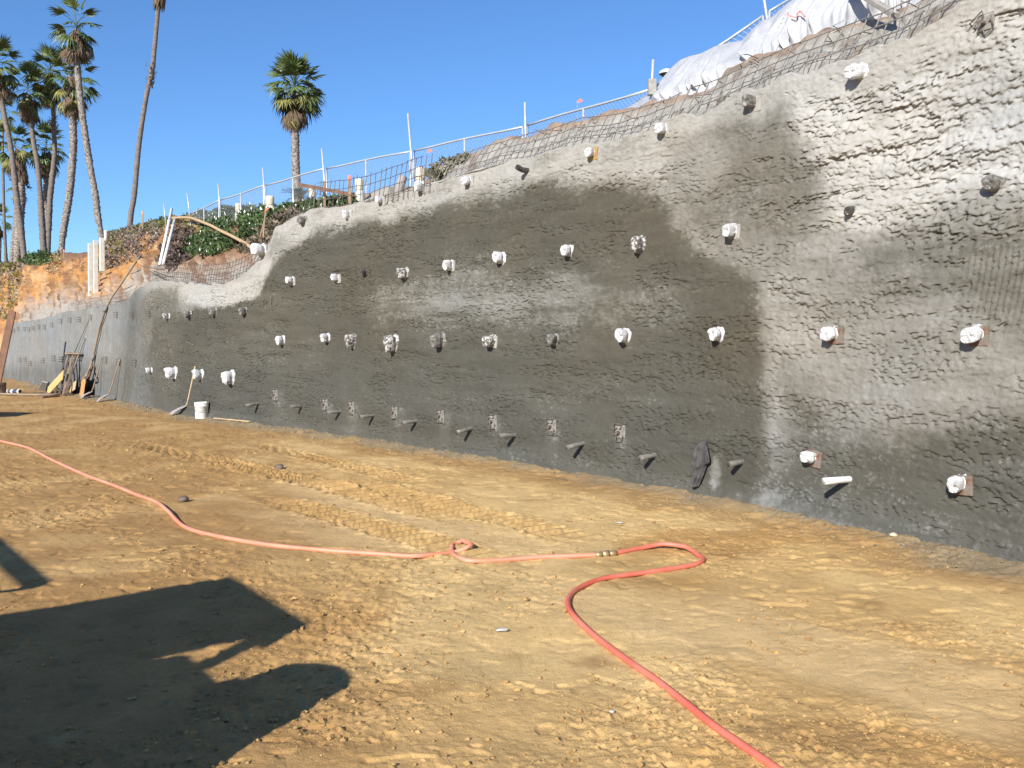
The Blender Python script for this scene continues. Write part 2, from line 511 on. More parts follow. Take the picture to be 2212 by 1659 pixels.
# column spacing follows distance from the camera
xs = [6.2]
while xs[-1] > x_left:
    x = xs[-1]
    d = max(4.0, math.hypot(x, g(x)))
    ds = 0.0021 * d
    xs.append(x - ds / math.sqrt(1 + gs(x) ** 2))
xs = np.array(xs)
NR = 450
vv = np.linspace(0, 1, NR)
X0 = np.repeat(xs[:, None], NR, 1)
ZT = ztop(xs) + 0.13 * (fbm(arc(xs) / 0.30, arc(xs) * 0 + 4, 21, 4) - 0.5)
Z = -0.15 + (ZT[:, None] + 0.15) * vv[None, :]
S = arc(X0)

# painted-on weathering: polygons are measured on the wall and stored in wall coordinates (run, height)
def wpoly(pts):
    p = np.array(pts, float)
    x0, z, _ = wall_uv(p[:, 0], p[:, 1])
    return np.stack([arc(x0), z], -1)
wob = 0.55 * (fbm(S / 0.8, Z / 0.5, 31, 4) - 0.5) + 0.16 * (fbm(S / 0.12, Z / 0.06, 36, 3) - 0.5) + 0.20 * (fbm(S / 0.05, Z / 0.03, 38, 2) - 0.5)
tone = 0.60 + 0.30 * (fbm(S / 1.3, Z / 0.5, 41, 4) - 0.5)
def paint(pts, val, soft, amt=1.0, wobble=1.0, stripe=0.0):
    global tone
    sd = poly_sd(S, Z, wpoly(pts)) + wob * wobble
    w = amt * (1 - sstep(-soft, soft, sd))
    v = val + stripe * (fbm(S / 0.9, Z / 0.09, 47, 3) - 0.5)
    tone = tone * (1 - w) + v * w
def blob(cx, cy, rx, ry, val, amt, soft=0.35, wobble=1.0, stripe=0.0):
    a = np.linspace(0, 2 * math.pi, 17)[:-1]
    paint([(cx + rx * math.cos(t), cy + ry * math.sin(t)) for t in a], val, soft, amt, wobble, stripe)
# upper pale crust
paint([(600, 490), (700, 450), (1000, 375), (1300, 310), (1500, 250), (1700, 170), (1700, 330), (1450, 400), (1100, 430), (900, 480), (640, 560)], 0.78, 0.25, 0.85)
# freshly sprayed, still wet: the big dark field
paint([(312, 900), (318, 790), (330, 690), (470, 655), (545, 615), (620, 545), (690, 500), (850, 470), (1000, 440), (1100, 412),
       (1200, 400), (1350, 385), (1430, 425), (1475, 490), (1500, 545), (1580, 580), (1645, 605), (1655, 700), (1662, 850), (1655, 960), (1650, 1120), (900, 1020)],
      0.10, 0.22, 1.0, 1.0, 0.16)
blob(1110, 645, 320, 62, 0.60, 0.75, 0.5, 1.2, 0.4)
blob(1400, 675, 90, 45, 0.48, 0.6, 0.35)
blob(620, 655, 120, 32, 0.34, 0.5, 0.4, 1, 0.3)
blob(560, 755, 140, 45, 0.30, 0.5, 0.5, 1, 0.3)
blob(1250, 860, 330, 40, 0.24, 0.6, 0.4, 1, 0.3)
blob(760, 850, 200, 45, 0.26, 0.5, 0.4)
# band along the foot
paint([(300, 880), (700, 905), (1000, 950), (1330, 1005), (1640, 1060), (1640, 1120), (1000, 1010), (300, 910)], 0.27, 0.12, 0.65, 0.5, 0.2)
paint([(385, 618), (500, 612), (545, 600), (575, 560), (590, 560), (560, 640), (470, 664), (385, 655)], 0.86, 0.1, 0.9, 0.5)
# right-hand part
paint([(1640, 600), (1760, 600), (1800, 720), (1720, 860), (1700, 1000), (1660, 940), (1655, 700)], 0.72, 0.25, 0.9)
paint([(1700, 800), (1830, 930), (2260, 880), (2400, 1300), (1650, 1120), (1690, 980)], 0.23, 0.3, 0.9, 1, 0.25)
blob(1960, 800, 260, 90, 0.60, 0.7, 0.5, 1, 0.3)
paint([(1860, 530), (2212, 450), (2500, 420), (2500, 720), (2212, 705), (1880, 610)], 0.36, 0.25, 0.9, 1, 0.3)
blob(1950, 660, 260, 40, 0.45, 0.6, 0.3, 1, 0.3)
paint([(1660, 175), (1974, 80), (2300, -140), (2500, -200), (2500, 400), (2140, 430), (1990, 480), (1850, 510), (1765, 440), (1720, 330)], 0.92, 0.16, 0.95, 0.7, 0.2)
blob(2180, 160, 120, 90, 0.72, 0.6, 0.5)
paint([(1480, 300), (1560, 250), (1690, 220), (1745, 320), (1772, 440), (1700, 545), (1560, 560), (1500, 500), (1450, 390)], 0.37, 0.2, 0.85, 0.9)
blob(1510, 345, 50, 75, 0.66, 0.7, 0.2)
blob(1600, 520, 60, 45, 0.6, 0.5, 0.25)
# older smooth section at the far left
paint([(-60, 690), (60, 690), (140, 672), (255, 655), (300, 690), (315, 800), (290, 880), (100, 850), (-60, 840)], 0.60, 0.7, 0.95, 0.4)
paint([(-60, 800), (60, 790), (150, 775), (250, 785), (330, 780), (330, 920), (100, 850), (-60, 840)], 0.40, 0.4, 0.9, 0.4)
paint([(290, 625), (385, 610), (385, 660), (330, 690), (280, 690)], 0.40, 0.2, 0.7, 0.5)
paint([(262, 640), (385, 640), (390, 910), (255, 880)], 0.33, 1.0, 0.75, 0.6)
wleft = sstep(float(arc(wall_uv(330, 740)[0][0])), float(arc(wall_uv(280, 740)[0][0])), S)
tone += wleft * 0.15 * (fbm(S / 0.35, Z / 3.0, 52, 3) - 0.5)
# grout runs under the bare plates, rubbed patches round anchor heads
for (x, y) in ((595, 856), (703, 876), (760, 882), (855, 893), (953, 901), (1065, 912), (1192, 930), (1340, 950)):
    blob(x + 5, y + 5, 15, 20, 0.42, 0.6, 0.07, 0.35); blob(x + 4, y + 38, 11, 26, 0.38, 0.45, 0.12, 0.4)
blob(1545, 1025, 12, 35, 0.66, 0.8, 0.05, 0.2)
for (x, y) in ((1870, 195), (1640, 255), (1445, 300), (1900, 240)): blob(x, y, 18, 34, 0.58, 0.6, 0.1, 0.4)
# smooth trowelled rim under the top edge
rim = sstep(0.38, 0.06, ZT[:, None] - Z + wob * 1.1) * (1 - wleft)
tone = tone * (1 - 0.75 * rim) + 0.80 * 0.75 * rim
tone = np.clip(tone, 0.02, 1.0)

# relief: sagging lumps with undercut lower edges, long layer lines, pits
dist = np.hypot(X0, g(X0))
right_up = sstep(float(arc(wall_uv(1600, 500)[0][0])), float(arc(wall_uv(1850, 300)[0][0])), S) * sstep(2.0, 3.0, Z)
rough = 0.13 + 0.18 * sstep(0.25, 0.55, tone) + 0.22 * sstep(0.55, 0.9, tone) + 0.28 * right_up
rough *= 1 - 0.55 * rim
rough *= 1 - 0.80 * wleft
rough *= 0.45 + 1.1 * fbm(S / 1.1, Z / 0.45, 61, 3)
warp = 0.25 * (fbm(S / 0.9, Z / 0.6, 63, 3) - 0.5)
zz = Z + warp * 0.5 - 0.05 * (S - 5) * 0.6
c1, i1 = cells(S / 0.052 + warp * 3, zz / 0.036, 5)
c2, i2 = cells(S / 0.030, zz / 0.025 + warp * 4, 9)
lump = np.clip(1 - c1 * 1.25, 0, 1) ** 0.8 * (0.3 + i1)
lump2 = np.clip(1 - c2 * 1.25, 0, 1) ** 0.8 * (0.2 + i2)
lay = fbm(S / 0.75, zz / 0.085, 71, 4)
ridge = 1 - np.abs(2 * lay - 1)
crack = sstep(0.92, 0.99, ridge) * sstep(0.54, 0.70, fbm(S / 0.5, Z / 0.25, 75, 3))
ledge = fbm(S / 1.6, zz / 0.24, 77, 3)
det = rough * (0.021 * lump + 0.016 * lump2 + 0.075 * (ledge - 0.5) + 0.05 * (lay - 0.5)) - crack * 0.022 * (0.5 + right_up) * (1 - 0.9 * wleft) * (1 - 0.8 * rim)
pm = sstep(0.40, 0.62, fbm(S / 0.9, zz / 0.16, 79, 3))
pit = sstep(0.60, 0.68, fbm(S / 0.042, zz / 0.026, 81, 2)) * pm * (1 - wleft * 0.85) * (1 - rim)
det = det - 0.026 * pit * (0.55 + 0.6 * rough) + (0.008 + 0.012 * rough) * (fbm(S / 0.035, Z / 0.028, 85, 2) - 0.5) * (1 - 0.6 * wleft)
speck = sstep(0.55, 0.95, lump * 0.7 + lump2 * 0.6) * sstep(0.42, 0.62, fbm(S / 0.7, Z / 0.22, 87, 4))
tone = np.clip(tone + 0.20 * speck * sstep(0.6, 0.3, tone) * (1 - wleft), 0.02, 1)
rk = sstep(0.12, -0.08, poly_sd(S, Z, wpoly([(2095, 560), (2150, 540), (2260, 545), (2260, 690), (2110, 690)])) + wob * 0.3)
det = det * (1 - 0.5 * rk) + rk * 0.010 * np.sin(2 * math.pi * (S / 0.055 + 1.1 * Z + 0.6 * (Z - 1.8) ** 2))
fadeb = sstep(-0.1, 0.15, Z)
D = macro(S, Z) + det * fadeb + 0.10 * sstep(0.25, -0.1, Z) * (1 - 0.8 * wleft)
P = wall_xyz(X0, Z, D)
P[..., 2] -= 0.75 * np.clip(det, -0.02, 0.08) * fadeb
# turn the top edge back into the bluff
nxb, nyb = back_n(xs)
ext = []; extt = []
for q, dz in ((0.05, 0.015), (0.16, 0.02), (0.45, -0.05)):
    E = P[:, -1].copy(); E[:, 0] += nxb * q; E[:, 1] += nyb * q; E[:, 2] += dz + 0.03 * (fbm(arc(xs) / 0.2, arc(xs) * 0 + q * 9, 91, 2) - 0.5)
    ext.append(E); extt.append(tone[:, -1])
P = np.concatenate([P] + [e[:, None] for e in ext], 1)
T = np.concatenate([tone] + [e[:, None] for e in extt], 1)
warm = fbm(S / 2.2, Z / 1.2, 95, 3)
cool = np.clip(wleft + sstep(1.7, 0.5, Z) * 0.8, 0, 1)
tint = np.stack([1.0 + 0.10 * (warm - 0.5) - 0.06 * cool, 1.0 - 0.01 * cool, 1.0 - 0.14 * (warm - 0.5) + 0.08 * cool], -1)
tint = np.concatenate([tint] + [tint[:, -1:]] * 3, 1)
wall = link("retaining_wall", grid_mesh("retaining_wall", P, {"tone": T, "tint": tint}), M["shotcrete"], None, True)
tag(wall, "long rough grey sprayed-concrete retaining wall with dark wet patches", "wall")

# ------------------------------------------------------------------ the bluff above it
BROW = [(-320, 560), (-100, 565), (0, 570), (30, 572), (60, 560), (110, 552), (130, 545), (165, 548), (190, 544), (222, 520), (234, 508), (260, 500), (300, 490),
        (340, 481), (372, 470), (400, 468), (440, 462), (480, 456), (540, 453), (590, 455), (640, 448), (700, 440), (760, 428), (850, 408),
        (905, 398), (932, 380), (947, 357), (1010, 338), (1050, 316), (1077, 303), (1100, 291), (1125, 299), (1153, 287), (1194, 267), (1232, 265), (1270, 254),
        (1320, 240), (1376, 227), (1412, 219), (1485, 201), (1523, 194), (1551, 176), (1571, 147), (1630, 122), (1708, 100),
        (1748, 78), (1789, 65), (1856, 45), (1915, 33), (1945, 16), (1990, 0), (2212, -130), (2600, -400)]
BX = np.array([p[0] for p in BROW], float); BY = np.array([p[1] for p in BROW], float)
SETB = [(-320, 5), (0, 4.0), (120, 3.6), (230, 3.0), (380, 2.8), (560, 2.4), (650, 1.6), (900, 1.2), (1000, 0.9), (1300, 0.8), (2600, 0.8)]
SX = np.array([p[0] for p in SETB], float); SY = np.array([p[1] for p in SETB], float)
bpx = np.concatenate([np.arange(-320, 600, 2.6), np.arange(600, 2600, 3.4)])
ylow = np.interp(bpx, TOPX, TOPY) + 16
ylow = np.where(bpx < 30, ylow + (np.clip((30 - bpx) / 22, 0, 1) * 140), ylow)
ybr = np.interp(bpx, BX, BY)
sbr = np.interp(bpx, SX, SY)
_, _, A = wall_uv(bpx, ylow, np.full(bpx.shape, 0.16))
_, _, B = wall_uv(bpx, ybr, sbr)
NF = 64
v = np.linspace(0, 1, NF)
face = A[:, None] * (1 - v[None, :, None]) + B[:, None] * v[None, :, None]
fu = np.repeat((-arc(np.clip(B[:, 0], -58, 8)))[:, None], NF, 1)
FZ = face[..., 2]
fx0 = np.clip(face[..., 0], -58, 8)
nfx, nfy = back_n(np.clip(B[:, 0], -58, 8))
nfx = nfx[:, None]; nfy = nfy[:, None]
BPX = np.repeat(bpx[:, None], NF, 1)
PYF = to_px(face)[1]
lefty = sstep(600, 560, BPX)
amp = (0.10 + 0.55 * lefty) * np.sin(np.pi * np.clip(v, 0, 1))[None, :] ** 0.6
gully = fbm(fu / 0.55 + 0.25 * FZ, FZ / 2.4, 101, 4) - 0.5
clodn = fbm(fu / 0.22, FZ / 0.18, 105, 4) - 0.5
profile = (0.55 * lefty) * np.sin(np.pi * v)[None, :] * (fbm(fu / 3.0, fu * 0 + 2, 109, 2) - 0.45)
off = amp * gully * 1.5 + (0.12 + 0.22 * lefty) * clodn * np.sin(np.pi * np.clip(v * 1.02, 0, 1))[None, :] ** 0.4 - profile
face[..., 0] -= nfx * off; face[..., 1] -= nfy * off
face[:, -6:, 2] += 0.10 * (fbm(fu[:, -6:] / 0.3, fu[:, -6:] * 0 + 7, 113, 3) - 0.5) * np.linspace(0, 1, 6)[None]
# plateau going back from the brow
rows = []
top = face[:, -1]
for q, dz in ((0.15, 0.02), (0.4, -0.03), (0.9, -0.18), (1.6, -0.35), (3, -0.5), (6, -0.5), (12, -0.5), (25, -0.5), (60, -0.5), (160, -0.5), (700, -0.5)):
    Rw = top.copy(); k = sstep(0.3, 6, np.array(q))
    Rw[:, 0] += nfx[:, 0] * q; Rw[:, 1] += nfy[:, 0] * q
    Rw[:, 2] = (top[:, 2] + dz) * (1 - k) + 4.75 * k + 0.05 * (fbm(fu[:, 0] / 0.4, fu[:, 0] * 0 + q, 117, 2) - 0.5)
    rows.append(Rw)
BL = np.concatenate([face] + [r_[:, None] for r_ in rows], 1)
def lerpc(a, b, w): return a * (1 - w[..., None]) + np.array(b)[None, None] * w[..., None]
orange = np.array([0.52, 0.26, 0.09])
bc = np.ones(face.shape) * orange
bc = lerpc(bc, (0.34, 0.175, 0.085), sstep(0.45, 0.7, fbm(fu / 0.8, FZ / 0.5, 121, 4)))
bc = lerpc(bc, (0.60, 0.40, 0.21), 0.7 * sstep(0.52, 0.72, fbm(fu / 0.5, FZ / 0.9, 125, 3)))
bc = lerpc(bc, (0.20, 0.12, 0.08), sstep(0.80, 0.95, np.repeat(v[None], len(bpx), 0) + 0.25 * (fbm(fu / 0.4, FZ / 0.3, 129, 3) - 0.5)) * lefty)
# brown earth over the middle ledge
bc = lerpc(bc, (0.27, 0.165, 0.105), sstep(380, 430, BPX) * lefty * 0.9)
# cement overspray on the lower part of the left slope
ov = sstep(75, 6, (np.interp(BPX, TOPX, TOPY) - PYF) * (1.15 + 0.0 * BPX) + 60 * (fbm(fu / 0.7, FZ / 0.5, 133, 4) - 0.5)) * lefty * sstep(20, 60, BPX)
bc = lerpc(bc, (0.36, 0.335, 0.295), ov * 0.95)
# right: flash-coated soil, raw earth only at the brow
ry = 1 - lefty
flash = ry * sstep(0.97, 0.72, np.repeat(v[None], len(bpx), 0) + 0.35 * (fbm(fu / 0.6, FZ / 0.35, 137, 4) - 0.5))
bc = lerpc(bc, (0.30, 0.22, 0.16), ry)
bc = lerpc(bc, (0.20, 0.105, 0.055), 0.8 * lefty * sstep(0.58, 0.68, fbm(fu / 0.22 + 0.6 * FZ, FZ / 0.5, 139, 3)))
bc = lerpc(bc, (0.34, 0.325, 0.29), flash)
bc = lerpc(bc, (0.20, 0.155, 0.12), ry * sstep(0.66, 0.74, fbm(fu / 0.3, FZ / 0.16, 141, 3)) * 0.7)
bcf = np.concatenate([bc] + [np.broadcast_to(np.array([0.26, 0.19, 0.12]), (len(bpx), 1, 3))] * len(rows), 1)
bluff = link("bluff", grid_mesh("bluff", BL, {"col": bcf}), M["soil"], None, True)
tag(bluff, kind="structure")

def bluff_at(px, py):
    """nearest spot of the bluff face to a pixel"""
    X, Y = to_px(face)
    i = int(np.argmin(np.abs(bpx - px)))
    j = int(np.argmin(np.abs(Y[i] - py)))
    return Vector(face[i, j])

# ------------------------------------------------------------------ the graded ground
def g2(px, py): return ground_pt(px, py)[:2]
TRACKS = []
for a, b_, w in (((781, 1045), (1148, 1137), 0.38), ((628, 1088), (965, 1180), 0.38), ((440, 985), (900, 1100), 0.36), ((300, 960), (640, 1035), 0.36), ((560, 960), (850, 1030), 0.3)):
    A_ = g2(*a); B_ = g2(*b_); d = (B_ - A_); L = np.hypot(*d); TRACKS.append((A_, d / L, L, w))
STRIPS = []
for a, b_, w in (((600, 1048), (1190, 1200), 0.50), ((430, 1072), (830, 1188), 0.55), ((1480, 1320), (2280, 1560), 0.9), ((1150, 1250), (1500, 1400), 0.3)):
    A_ = g2(*a); B_ = g2(*b_); d = (B_ - A_); L = np.hypot(*d); STRIPS.append((A_, d / L, L, w))
def strip_mask(x, y):
    m_ = np.zeros(np.shape(x))
    for A_, d, L, w in STRIPS:
        l = (x - A_[0]) * d[0] + (y - A_[1]) * d[1]; q = -(x - A_[0]) * d[1] + (y - A_[1]) * d[0]
        m_ = np.maximum(m_, sstep(-0.5, 0.5, l) * sstep(L + 0.5, L - 0.5, l) * sstep(w / 2 + 0.15, w / 2 - 0.1, np.abs(q) + 0.3 * (fbm(x / 0.5, y / 0.5, 259, 3) - 0.5)))
    return m_
def wall_q(x, y): return (y - g(x)) / np.sqrt(1 + gs(x) ** 2)

def ground_h(x, y, full=True):
    h = 0.05 * (fbm(x / 2.2, y / 2.2, 201, 3) - 0.5) + 0.030 * (fbm(x / 0.5, y / 0.5, 205, 3) - 0.5)
    smooth = np.maximum(0.7 * sstep(0.56, 0.68, fbm(x / 1.9 + 5, y / 1.9, 209, 3)), strip_mask(x, y))          # scraped, smooth stretches
    rg = 0.22 + 0.95 * sstep(0.42, 0.66, fbm(x / 0.9, y / 0.9, 213, 3))
    rg = rg * (1 - 0.75 * smooth)
    h = h + rg * 0.014 * (fbm(x / 0.09, y / 0.07, 217, 3) - 0.5)
    c, i = cells(x / 0.05, y / 0.05, 13)
    h = h + rg * np.where(i > 0.70, 1, 0) * np.clip(0.42 - c, 0, 1) * 0.032
    c, i = cells(x / 0.16, y / 0.16, 17)
    h = h + rg * np.where(i > 0.88, 1, 0) * np.clip(0.24 - c + 0.1 * (fbm(x / 0.05, y / 0.05, 219, 2) - 0.5), 0, 1) * 0.065
    # scuffs, boot marks and dragged streaks
    wv = fbm(x / 0.25, y / 0.25, 221, 3) - 0.5
    sc = fbm((x * 0.63 - y * 0.777) / 0.45 + wv, (x * 0.777 + y * 0.63) / 0.07 + wv * 2, 223, 3)
    h = h + 0.011 * (sc - 0.5) * (0.3 + rg) * (1 - 0.7 * smooth)
    tr_ = fbm(x / 0.16 + wv, y / 0.12 + wv, 227, 2)
    h = h - 0.012 * sstep(0.62, 0.74, tr_) * (1 - 0.7 * smooth)
    h = h + (0.25 + 0.85 * rg) * 0.014 * (fbm(x / 0.045, y / 0.04, 235, 3) - 0.5)
    for A_, d, L, w in TRACKS:
        l = (x - A_[0]) * d[0] + (y - A_[1]) * d[1]
        q = -(x - A_[0]) * d[1] + (y - A_[1]) * d[0] + 0.05 * (fbm(l / 0.8, l * 0, 225, 2) - 0.5)
        on = sstep(-0.6, 0.3, l) * sstep(L + 0.9, L, l) * sstep(w / 2 + 0.05, w / 2 - 0.05, np.abs(q))
        on = on * (0.55 + 0.45 * sstep(0.35, 0.5, fbm(l / 0.6, q / 0.3, 229, 3)))
        ph = (l + 0.03 * (fbm(q / 0.2, l / 0.4, 231, 2) - 0.5)) / 0.19
        ph = ph - np.floor(ph)
        saw = np.where(ph < 0.28, 1.0, 0.0) * 0.5 + 0.5 * sstep(0.45, 0.14, np.abs(ph - 0.2))
        h = h * (1 - 0.6 * on) + on * (-0.055 + 0.080 * saw)
        berm = sstep(0.12, 0.0, np.abs(np.abs(q) - w / 2 - 0.05)) * sstep(-0.8, 0.2, l) * sstep(L + 1.2, L, l)
        h = h + berm * 0.035 * np.clip(fbm(x / 0.05, y / 0.05, 233, 2) - 0.45, 0, 1) * 1.6
    wq = wall_q(x, y)
    h = h + 0.07 * sstep(-0.45, 0.1, wq) + 0.05 * sstep(-1.2, -0.1, wq) * (fbm(x / 0.16, y / 0.16, 237, 4) - 0.4)
    # little windrow of loose sand beyond the tracks
    mx, my = g2(745, 1050)
    h = h + 0.05 * np.exp(-(((x - mx) / 0.45) ** 2 + ((y - my) / 0.35) ** 2)) * (0.6 + 0.8 * fbm(x / 0.12, y / 0.12, 239, 3))
    return h

gy_rows = np.concatenate([np.geomspace(5200, 1730, 40)[:-1], np.arange(1730, 1215, -1.6), np.arange(1215, 985, -0.9), np.arange(985, 905, -1.5), np.arange(905, 741.5, -2.2)])
gx_cols = np.concatenate([np.linspace(-1500, -230, 50)[:-1], np.arange(-230, 2440, 3.7), np.linspace(2440, 3700, 50)])
PX, PY = np.meshgrid(gx_cols, gy_rows, indexing='ij')
GP = ground_pt(PX, PY)
x, y = GP[..., 0], GP[..., 1]
far = sstep(60, 160, y)
h = ground_h(x, y)
edge = np.minimum(np.minimum((PX + 1500) / 300, (3700 - PX) / 300), (5200 - PY) / 900)
GP[..., 2] = h * (1 - far) * np.clip(edge, 0, 1) - 0.14 * (1 - np.clip(edge, 0, 1)) - 0.1 * far
# ground colour: pale scraped sand, damp brown earth, cement dust along the wall
gc = np.ones(GP.shape) * np.array([0.54, 0.385, 0.195])
def gl(b_, w):
    global gc
    gc = gc * (1 - w[..., None]) + np.array(b_)[None, None] * w[..., None]
gl((0.40, 0.24, 0.095), 0.7 * sstep(0.44, 0.68, fbm(x / 1.4, y / 1.4, 241, 5)))
gl((0.64, 0.49, 0.27), 0.85 * sstep(0.46, 0.64, fbm(x / 1.9 + 5, y / 1.9, 209, 3)))
gl((0.27, 0.16, 0.075), 0.5 * sstep(0.62, 0.76, fbm(x / 0.5, y / 0.5, 245, 4)))
# long pale strips between the machine tracks, parallel to the wall
wq = wall_q(x, y)
gl((0.63, 0.48, 0.285), 0.85 * strip_mask(x, y))
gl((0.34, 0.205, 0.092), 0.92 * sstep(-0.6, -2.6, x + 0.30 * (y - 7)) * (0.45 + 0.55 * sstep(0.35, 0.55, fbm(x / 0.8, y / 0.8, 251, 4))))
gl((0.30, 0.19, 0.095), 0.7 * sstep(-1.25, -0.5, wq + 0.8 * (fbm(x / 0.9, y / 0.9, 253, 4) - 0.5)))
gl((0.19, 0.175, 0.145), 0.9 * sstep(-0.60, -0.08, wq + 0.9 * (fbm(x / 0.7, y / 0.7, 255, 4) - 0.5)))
for A_, d, L, w in TRACKS:
    l = (x - A_[0]) * d[0] + (y - A_[1]) * d[1]; q = -(x - A_[0]) * d[1] + (y - A_[1]) * d[0]
    gl((0.40, 0.26, 0.12), 0.5 * sstep(-1.0, 0.3, l) * sstep(L + 1.2, L, l) * sstep(w / 2 + 0.12, w / 2 - 0.02, np.abs(q) + 0.12 * (fbm(x / 0.2, y / 0.2, 257, 3) - 0.5)))
gc = gc * 0.82 + 0.18 * np.array([0.50, 0.355, 0.18]); gc = gc * np.array([1.06, 0.98, 0.81])
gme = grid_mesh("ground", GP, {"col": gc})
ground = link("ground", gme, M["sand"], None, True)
tag(ground, kind="structure")
# the same sheet carried on to the horizon
bmg = bmesh.new(); bmg.from_mesh(gme)
lay_c = bmg.verts.layers.float_color["col"]
vs = [bmg.verts.new((sx * 9000, sy * 9000, -0.16)) for sx, sy in ((-1, -1), (1, -1), (1, 1), (-1, 1))]
for v_ in vs: v_[lay_c] = (0.42, 0.28, 0.13, 1)
f_ = bmg.faces.new(vs); f_.smooth = True
bmg.to_mesh(gme); bmg.free(); gme.update()

def gz(x, y):
    return float(ground_h(np.array([float(x)]), np.array([float(y)]))[0])
def on_ground(px, py, lift=0.0):
    p = ground_pt(float(px), float(py))
    return Vector((float(p[0]), float(p[1]), gz(p[0], p[1]) + lift))

# ------------------------------------------------------------------ anchor heads wrapped in plastic
def crumple(seed, w, h, d, hang=0.0, box=0.45):
    """crumpled wrap: x right, y up, z out of the wall"""
    bm = bmesh.new()
    bmesh.ops.create_icosphere(bm, subdivisions=3, radius=1.0)
    rs = Vector((seed * 7.31, seed * 3.17, seed * 1.93))
    rr = random.Random(seed)
    # a handful of flattening planes gives the broad facets of stretched plastic
    cuts = []
    for _ in range(9):
        n = Vector((rr.gauss(0, 1), rr.gauss(0, 1), rr.gauss(0.2, 1))).normalized(); cuts.append((n, rr.uniform(0.72, 0.98)))
    for v in bm.verts:
        p = v.co.copy()
        q = Vector([math.copysign(abs(c) ** box, c) for c in p])
        for n, dd in cuts:
            t = q.dot(n) - dd
            if t > 0: q -= n * t * 0.9
        n1 = mnoise.noise(p * 1.3 + rs); n2 = mnoise.noise(p * 3.1 + rs * 1.7)
        q *= 0.92 + 0.20 * n1 + 0.10 * n2
        if p.z > 0.55: q.z -= 0.25 * max(0, 1 - (p.x * p.x + p.y * p.y) / 0.5)   # slack front
        zt = q.z * 0.5 + 0.5
        waist = 0.95 - 0.15 * math.exp(-((zt - 0.26) / 0.12) ** 2) + (0.10 if zt < 0.1 else 0)
        x, y, z = q.x * w * 0.5 * waist, q.y * h * 0.5 * waist, zt * d
        if hang > 0 and p.y < 0.15:
            t = (0.15 - p.y)
            y -= hang * t * (0.8 + 0.9 * n1)
            x *= 1 - 0.30 * t + 0.45 * n2
            z *= 1 - 0.30 * t
        v.co = (x, y, max(z, -0.01))
    me = bpy.data.meshes.new("plastic_wrap"); bm.to_mesh(me); bm.free()
    return me

def wrap_mesh(seed, w, h, d, hang=0.0):
    """plastic pulled over a nut: flared skirt on the plate, gathered neck, slack boxy cap"""
    rr = random.Random(seed); n = 22
    rings = [(0.0, 1.02), (0.07, 0.98), (0.20, 0.66 + 0.12 * rr.random()), (0.36, 0.80), (0.52, 0.90), (0.80, 0.94 - 0.10 * rr.random()), (0.95, 0.80), (0.96, 0.48), (0.90, 0.20)]
    ph = [rr.uniform(0, 6.28) for _ in range(4)]; tx, ty = rr.uniform(-0.16, 0.16), rr.uniform(-0.16, 0.10)
    V, F = [], []
    for k, (z, r0) in enumerate(rings):
        for i in range(n):
            a = 2 * math.pi * i / n
            ca, sa = math.cos(a), math.sin(a)
            sq = 1.0 / max(abs(ca), abs(sa)) if 0 else (abs(ca) ** 3.2 + abs(sa) ** 3.2) ** (-1 / 3.2)
            p = Vector((ca * 1.4, sa * 1.4, z * 2 + seed * 3.7))
            q = 0.20 * mnoise.noise(p * 0.8) + 0.07 * mnoise.noise(p * 2.0 + Vector((5, 5, 5)))
            pleat = (0.07 if k in (0, 1, 2) else (0.025 if k in (3, 4) else 0.0)) * math.sin(a * 7 + ph[0] + z * 3) + 0.012 * math.sin(a * 11 + ph[1])
            r = r0 * (1 + (q + pleat)) * (1 + (sq - 1) * (0.75 if k > 2 else 0.4))
            x = ca * r * w * 0.5 + tx * w * z; y = sa * r * h * 0.5 + ty * h * z; zz_ = z * d * (1 + 0.12 * mnoise.noise(p * 0.9)) + (0.10 * d * mnoise.noise(p * 1.8) if k > 4 else 0)
            if hang > 0 and sa < 0.1:
                t = (0.1 - sa) * (1.0 if k < 4 else 0.75)
                y -= hang * h * 0.62 * t * (0.7 + 0.6 * math.sin(a * 3 + ph[2]) ** 2); x *= 1 - 0.22 * t; zz_ *= 1 - 0.12 * t
            V.append((x, y, zz_))
    for k in range(len(rings) - 1):
        for i in range(n):
            j = (i + 1) % n; F.append((k * n + i, k * n + j, (k + 1) * n + j, (k + 1) * n + i))
    F.append(tuple((len(rings) - 1) * n + i for i in range(n)))
    return poly_mesh("plastic_wrap", V, F)

def anchor(px, py, hpx, label, group, style="white", plate=None, hang=0.0, seed=1, wide=1.0, deep=1.0, name="wrapped_anchor_head"):
    Mx, dep = frame_at(px, py)
    h = hpx * dep / FPX * 0.90
    e = empty(name, matrix=Mx)
    tag(e, label, "anchor head", group)
    mat = {"white": "bag", "spat": "bag_spat", "grey": "bag_grey", "dark": "bag_dark"}[style]
    w = h * 0.92 * wide
    wr = link("plastic_wrap", wrap_mesh(seed, w, h, h * 1.0 * deep, hang), M[mat], e)
    wr.location = (0, 0, 0.0)
    if plate:
        ph = max(0.085, h * 0.52)
        pb = MB().box((0.0, -0.02, 0.012), (ph, ph, 0.012)).build("bearing_plate", M[plate], e, bevel=0.002)
        pb.rotation_euler = (0, 0, R(random.uniform(-9, 4))); pb.location = (0.02, 0, 0.0)
    return e

